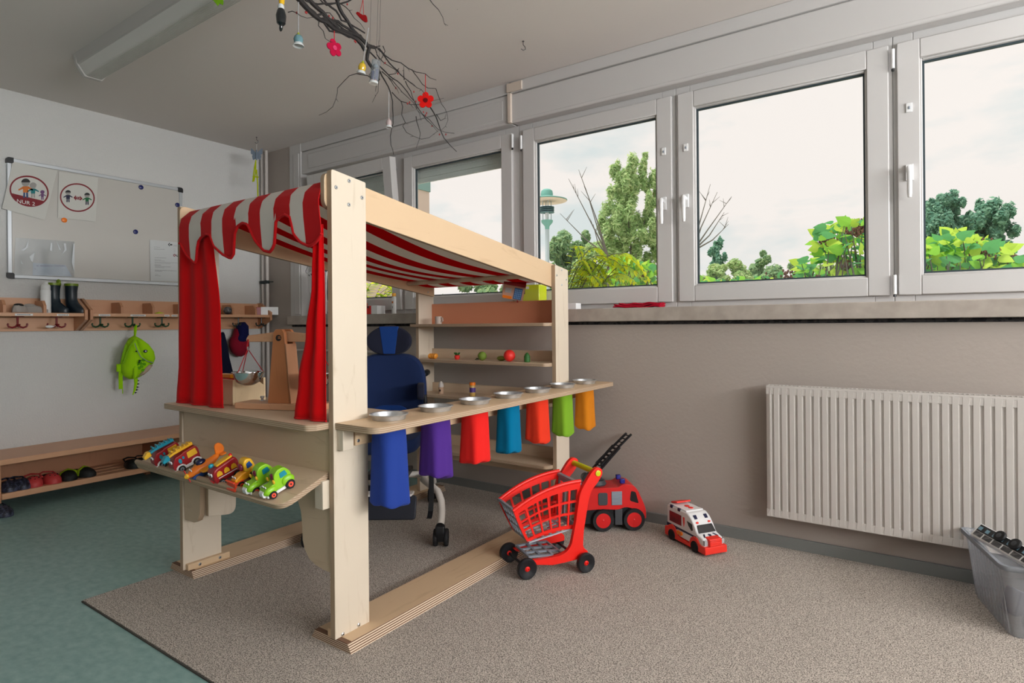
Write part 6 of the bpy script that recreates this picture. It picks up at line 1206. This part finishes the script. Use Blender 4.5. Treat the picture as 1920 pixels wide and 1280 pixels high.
# broad-leaved lilac shrubs with brown seed heads, close to the glass
def heart(P, d, nrm, s):
    side = d.cross(nrm).normalized(); o = []
    for u, v in ((0, 0), (-.32, .10), (-.42, .32), (-.28, .66), (0, 1.05), (.28, .66), (.42, .32), (.32, .10)): o.append(P + side * (u * s) + d * (v * s) + nrm * (-.10 * s * abs(u) * 2 - .12 * s * v * v))
    return o
def lilac(label, px0, px1, py0, D, n, seed, heads, s=.10, mats=None, top=None):
    rr = random.Random(seed); c = at((px0 + px1) / 2, 540, D); t = thing('lilac_shrub', label, 'shrub', (c.x, c.y, -.15)); br = MB(); lf = MB(); hd = MB()
    for k in range(n):
        px = rr.uniform(px0, px1); f = (px - px0) / (px1 - px0); ymin = top(px) if top else py0; py = rr.uniform(ymin, 575) ; dd = D + rr.uniform(-.25, .35); P = at(px, py, dd)
        if k % 5 == 0: br.tube([(P.x + rr.uniform(-.2, .2), P.y, -.15), (P.x + rr.uniform(-.08, .08), P.y, P.z - .25), P], [.008, .006, .002], 5)
        a = rr.uniform(0, 6.28); d = Vector((math.cos(a), math.sin(a) * .6, rr.uniform(-.35, .9))).normalized(); nn = Vector((rr.uniform(-.5, .5), -.6 + rr.uniform(-.4, .4), rr.uniform(.1, 1))).normalized(); nn = (nn - d * nn.dot(d)).normalized()
        h = heart(P, d, nn, s * rr.uniform(.45, .95)); lf.add(h, [(0, 1, 2, 3), (0, 3, 4), (0, 4, 5), (0, 5, 6, 7)], rr.randrange(3))
    for (hx_, hy, hn, hs) in heads:
        for q in range(hn): hd.ball(tuple(at(hx_ + rr.gauss(0, hs), hy + rr.gauss(0, hs * .7), D - .05 + rr.uniform(-.08, .08))), (.007, .007, .011), 0, 5, 4)
        P = at(hx_, hy, D); br.tube([(P.x, P.y, -.15), (P.x - .02, P.y, P.z - .2), P], [.007, .005, .003], 5)
    br.build('stems', trunkm, t, world=True); lf.build('leaves', mats or [leafm('lilac_leaf', (150, 208, 84)), leafm('lilac_leaf2', (104, 172, 110)), leafm('lilac_leaf3', (198, 226, 96))], t, world=True, smooth=False); hd.build('seed_heads', M('seed_brown', (104, 70, 58), .9), t, world=True)
lilac('lilac shrub with heart shaped leaves and brown seed heads in the big middle window', 1500, 1655, 420, 3.9, 420, 21, [(1556, 452, 50, 9), (1600, 436, 60, 9), (1618, 425, 50, 8), (1588, 500, 30, 8), (1540, 520, 30, 8), (1612, 520, 30, 8), (1480, 520, 30, 8)], top=lambda px: 415 + max(0, 1560 - px) * .75 + (30 if px < 1530 else 0))
lilac('bright green lilac shrub with heart shaped leaves at the bottom of the right hand window', 1690, 1960, 432, 3.6, 900, 22, [(1850, 470, 60, 12), (1880, 480, 40, 10), (1900, 495, 30, 8), (1830, 468, 30, 8)], top=lambda px: 432 + abs(px - 1800) * .40)
lilac('pale lilac shrub in the lower right of the third window', 1150, 1275, 490, 4.6, 380, 23, [(1206, 515, 40, 9), (1180, 525, 20, 7), (1222, 540, 20, 7)], s=.09, top=lambda px: 482 + abs(px - 1170) * .3)
lilac('low lilac shrub along the bottom edge of the big middle window', 1290, 1530, 500, 4.4, 360, 24, [(1440, 525, 20, 7), (1490, 522, 25, 7)], s=.085, top=lambda px: 525 - max(0, px - 1400) * .12)
# sumac with arching yellow-green fronds
def sumac(label, fr, D, seed):
    rr = random.Random(seed); c = at(fr[0][0], 560, D); t = thing('sumac_shrub', label, 'shrub', (c.x, c.y, -.15)); b = MB(); st = MB()
    for (x0, y0, x1, y1, arch) in fr:
        dd = D + rr.uniform(-.15, .2); P0 = at(x0, y0, dd); P1 = at(x1, y1, dd + rr.uniform(-.2, .2)); n = 15; st.tube([(P0.x, P0.y, -.15), P0], [.008, .004], 5); pts = []
        for k in range(n + 1): u = k / n; p = P0 * (1 - u) + P1 * u + Vector((0, 0, arch * math.sin(PI * u))); pts.append(p)
        st.tube(pts, .0025, 4)
        for k in range(1, n + 1):
            d = (pts[k] - pts[k - 1]).normalized()
            for s in (-1, 1):
                sd = (Vector((0, 0, 1)).cross(d)).normalized() * s; L_ = .023 * D * math.sin(PI * (.15 + .8 * k / n)); ld = (sd * .8 + d * .5 + Vector((0, 0, -.35))).normalized(); w_ = ld.cross(Vector((0, 0, 1))).normalized() * .0032 * D
                p = pts[k]; b.add([p, p + ld * L_ * .4 + w_, p + ld * L_ + Vector((0, 0, -.012)), p + ld * L_ * .4 - w_], [(0, 1, 2, 3)], rr.randrange(3))
    b.build('fronds', yel_g, t, world=True, smooth=False); st.build('stems', trunkm, t, world=True)
rs = random.Random(4)
sumac('yellow green sumac shrub with arching fronds beside the right back post', [(1060 + rs.uniform(-10, 60), 560, 1060 + rs.uniform(20, 170), 500 + rs.uniform(-5, 50), rs.uniform(.10, .28)) for k in range(22)], 4.1, 5)
sumac('yellow green sumac shrub close behind the far left window', [(690 + rs.uniform(-30, 20), 600, 680 + rs.uniform(-20, 90), 545 + rs.uniform(-20, 40), rs.uniform(.05, .2)) for k in range(26)], 6.3, 6)
# street lamp
D = 9.0; p = at(1027, 560, D); u = D / F; t = thing('street_lamp', 'turquoise street lamp with a wide disc shade behind the third window', 'street lamp', (p.x, p.y, -.15)); zz = lambda py: at(1027, py, D).z + .15
gm = M('lamp_turquoise', (112, 168, 156), .5); pm = M('lamp_post_grey', (168, 182, 186), .5)
b = MB(); b.tube([(0, 0, 0), (0, 0, zz(428))], 4 * u, 14); b.build('post', pm, t); b = MB(); b.lathe([(4 * u, zz(430)), (4.5 * u, zz(424)), (10.5 * u, zz(417)), (11 * u, zz(413)), (.001, zz(412))], (0, 0, 0), 24); b.build('cup', gm, t)
for q in range(4): a = PI / 4 + q * PI / 2; b = MB(); b.tube([(8 * u * math.cos(a), 8 * u * math.sin(a), zz(413)), (8 * u * math.cos(a), 8 * u * math.sin(a), zz(366))], .8 * u, 6); b.build('strut', pm, t)
for q in range(4): b = MB(); z = zz(389 + q * 3.2); b.lathe([(9 * u, z - .6 * u), (14 * u, z), (13.6 * u, z + .9 * u), (9 * u, z + .6 * u)], (0, 0, 0), 24); b.build('louvre', M('lamp_louvre', (88, 124, 132), .5), t)
b = MB(); b.lathe([(3 * u, zz(412)), (4 * u, zz(392))], (0, 0, 0), 14); b.build('bulb_housing', whitep, t)
b = MB(); b.lathe([(38 * u, zz(376.5)), (38 * u, zz(375)), (12 * u, zz(368)), (.001, zz(368)), (.001, zz(370)), (12 * u, zz(370))], (0, 0, 0), 36, mi=0); o = b.build('disc_shade', [gm], t); 
b = MB(); b.lathe([(37.5 * u, zz(377)), (10 * u, zz(371.5)), (.001, zz(371.5))], (0, 0, 0), 36); b.build('shade_underside', M('shade_cream', (222, 206, 190), .6), o)
b = MB(); b.lathe([(11 * u, zz(368)), (11.5 * u, zz(364)), (10.5 * u, zz(358)), (7 * u, zz(355)), (.001, zz(354))], (0, 0, 0), 24); b.build('cap', gm, t)
# neighbouring wing of the building
xe = on(805, 380, 'y', 12.0).x; zb = on(805, 360, 'y', 12.0).z; t = thing('building_wing', 'pink rendered building wing with a turquoise upper band beyond the second window', 'building', (xe - 3, 9, -.15))
b = MB(); b.bx(xe - 5, xe, 6.5, 12, -.15, zb); b.build('wall', M('render_pink', (222, 198, 186), .9), t, world=True); b = MB(); b.bx(xe - 5, xe + .03, 6.47, 12.02, zb, zb + 2); b.build('upper_band', M('band_turquoise', (136, 168, 166), .6), t, world=True)
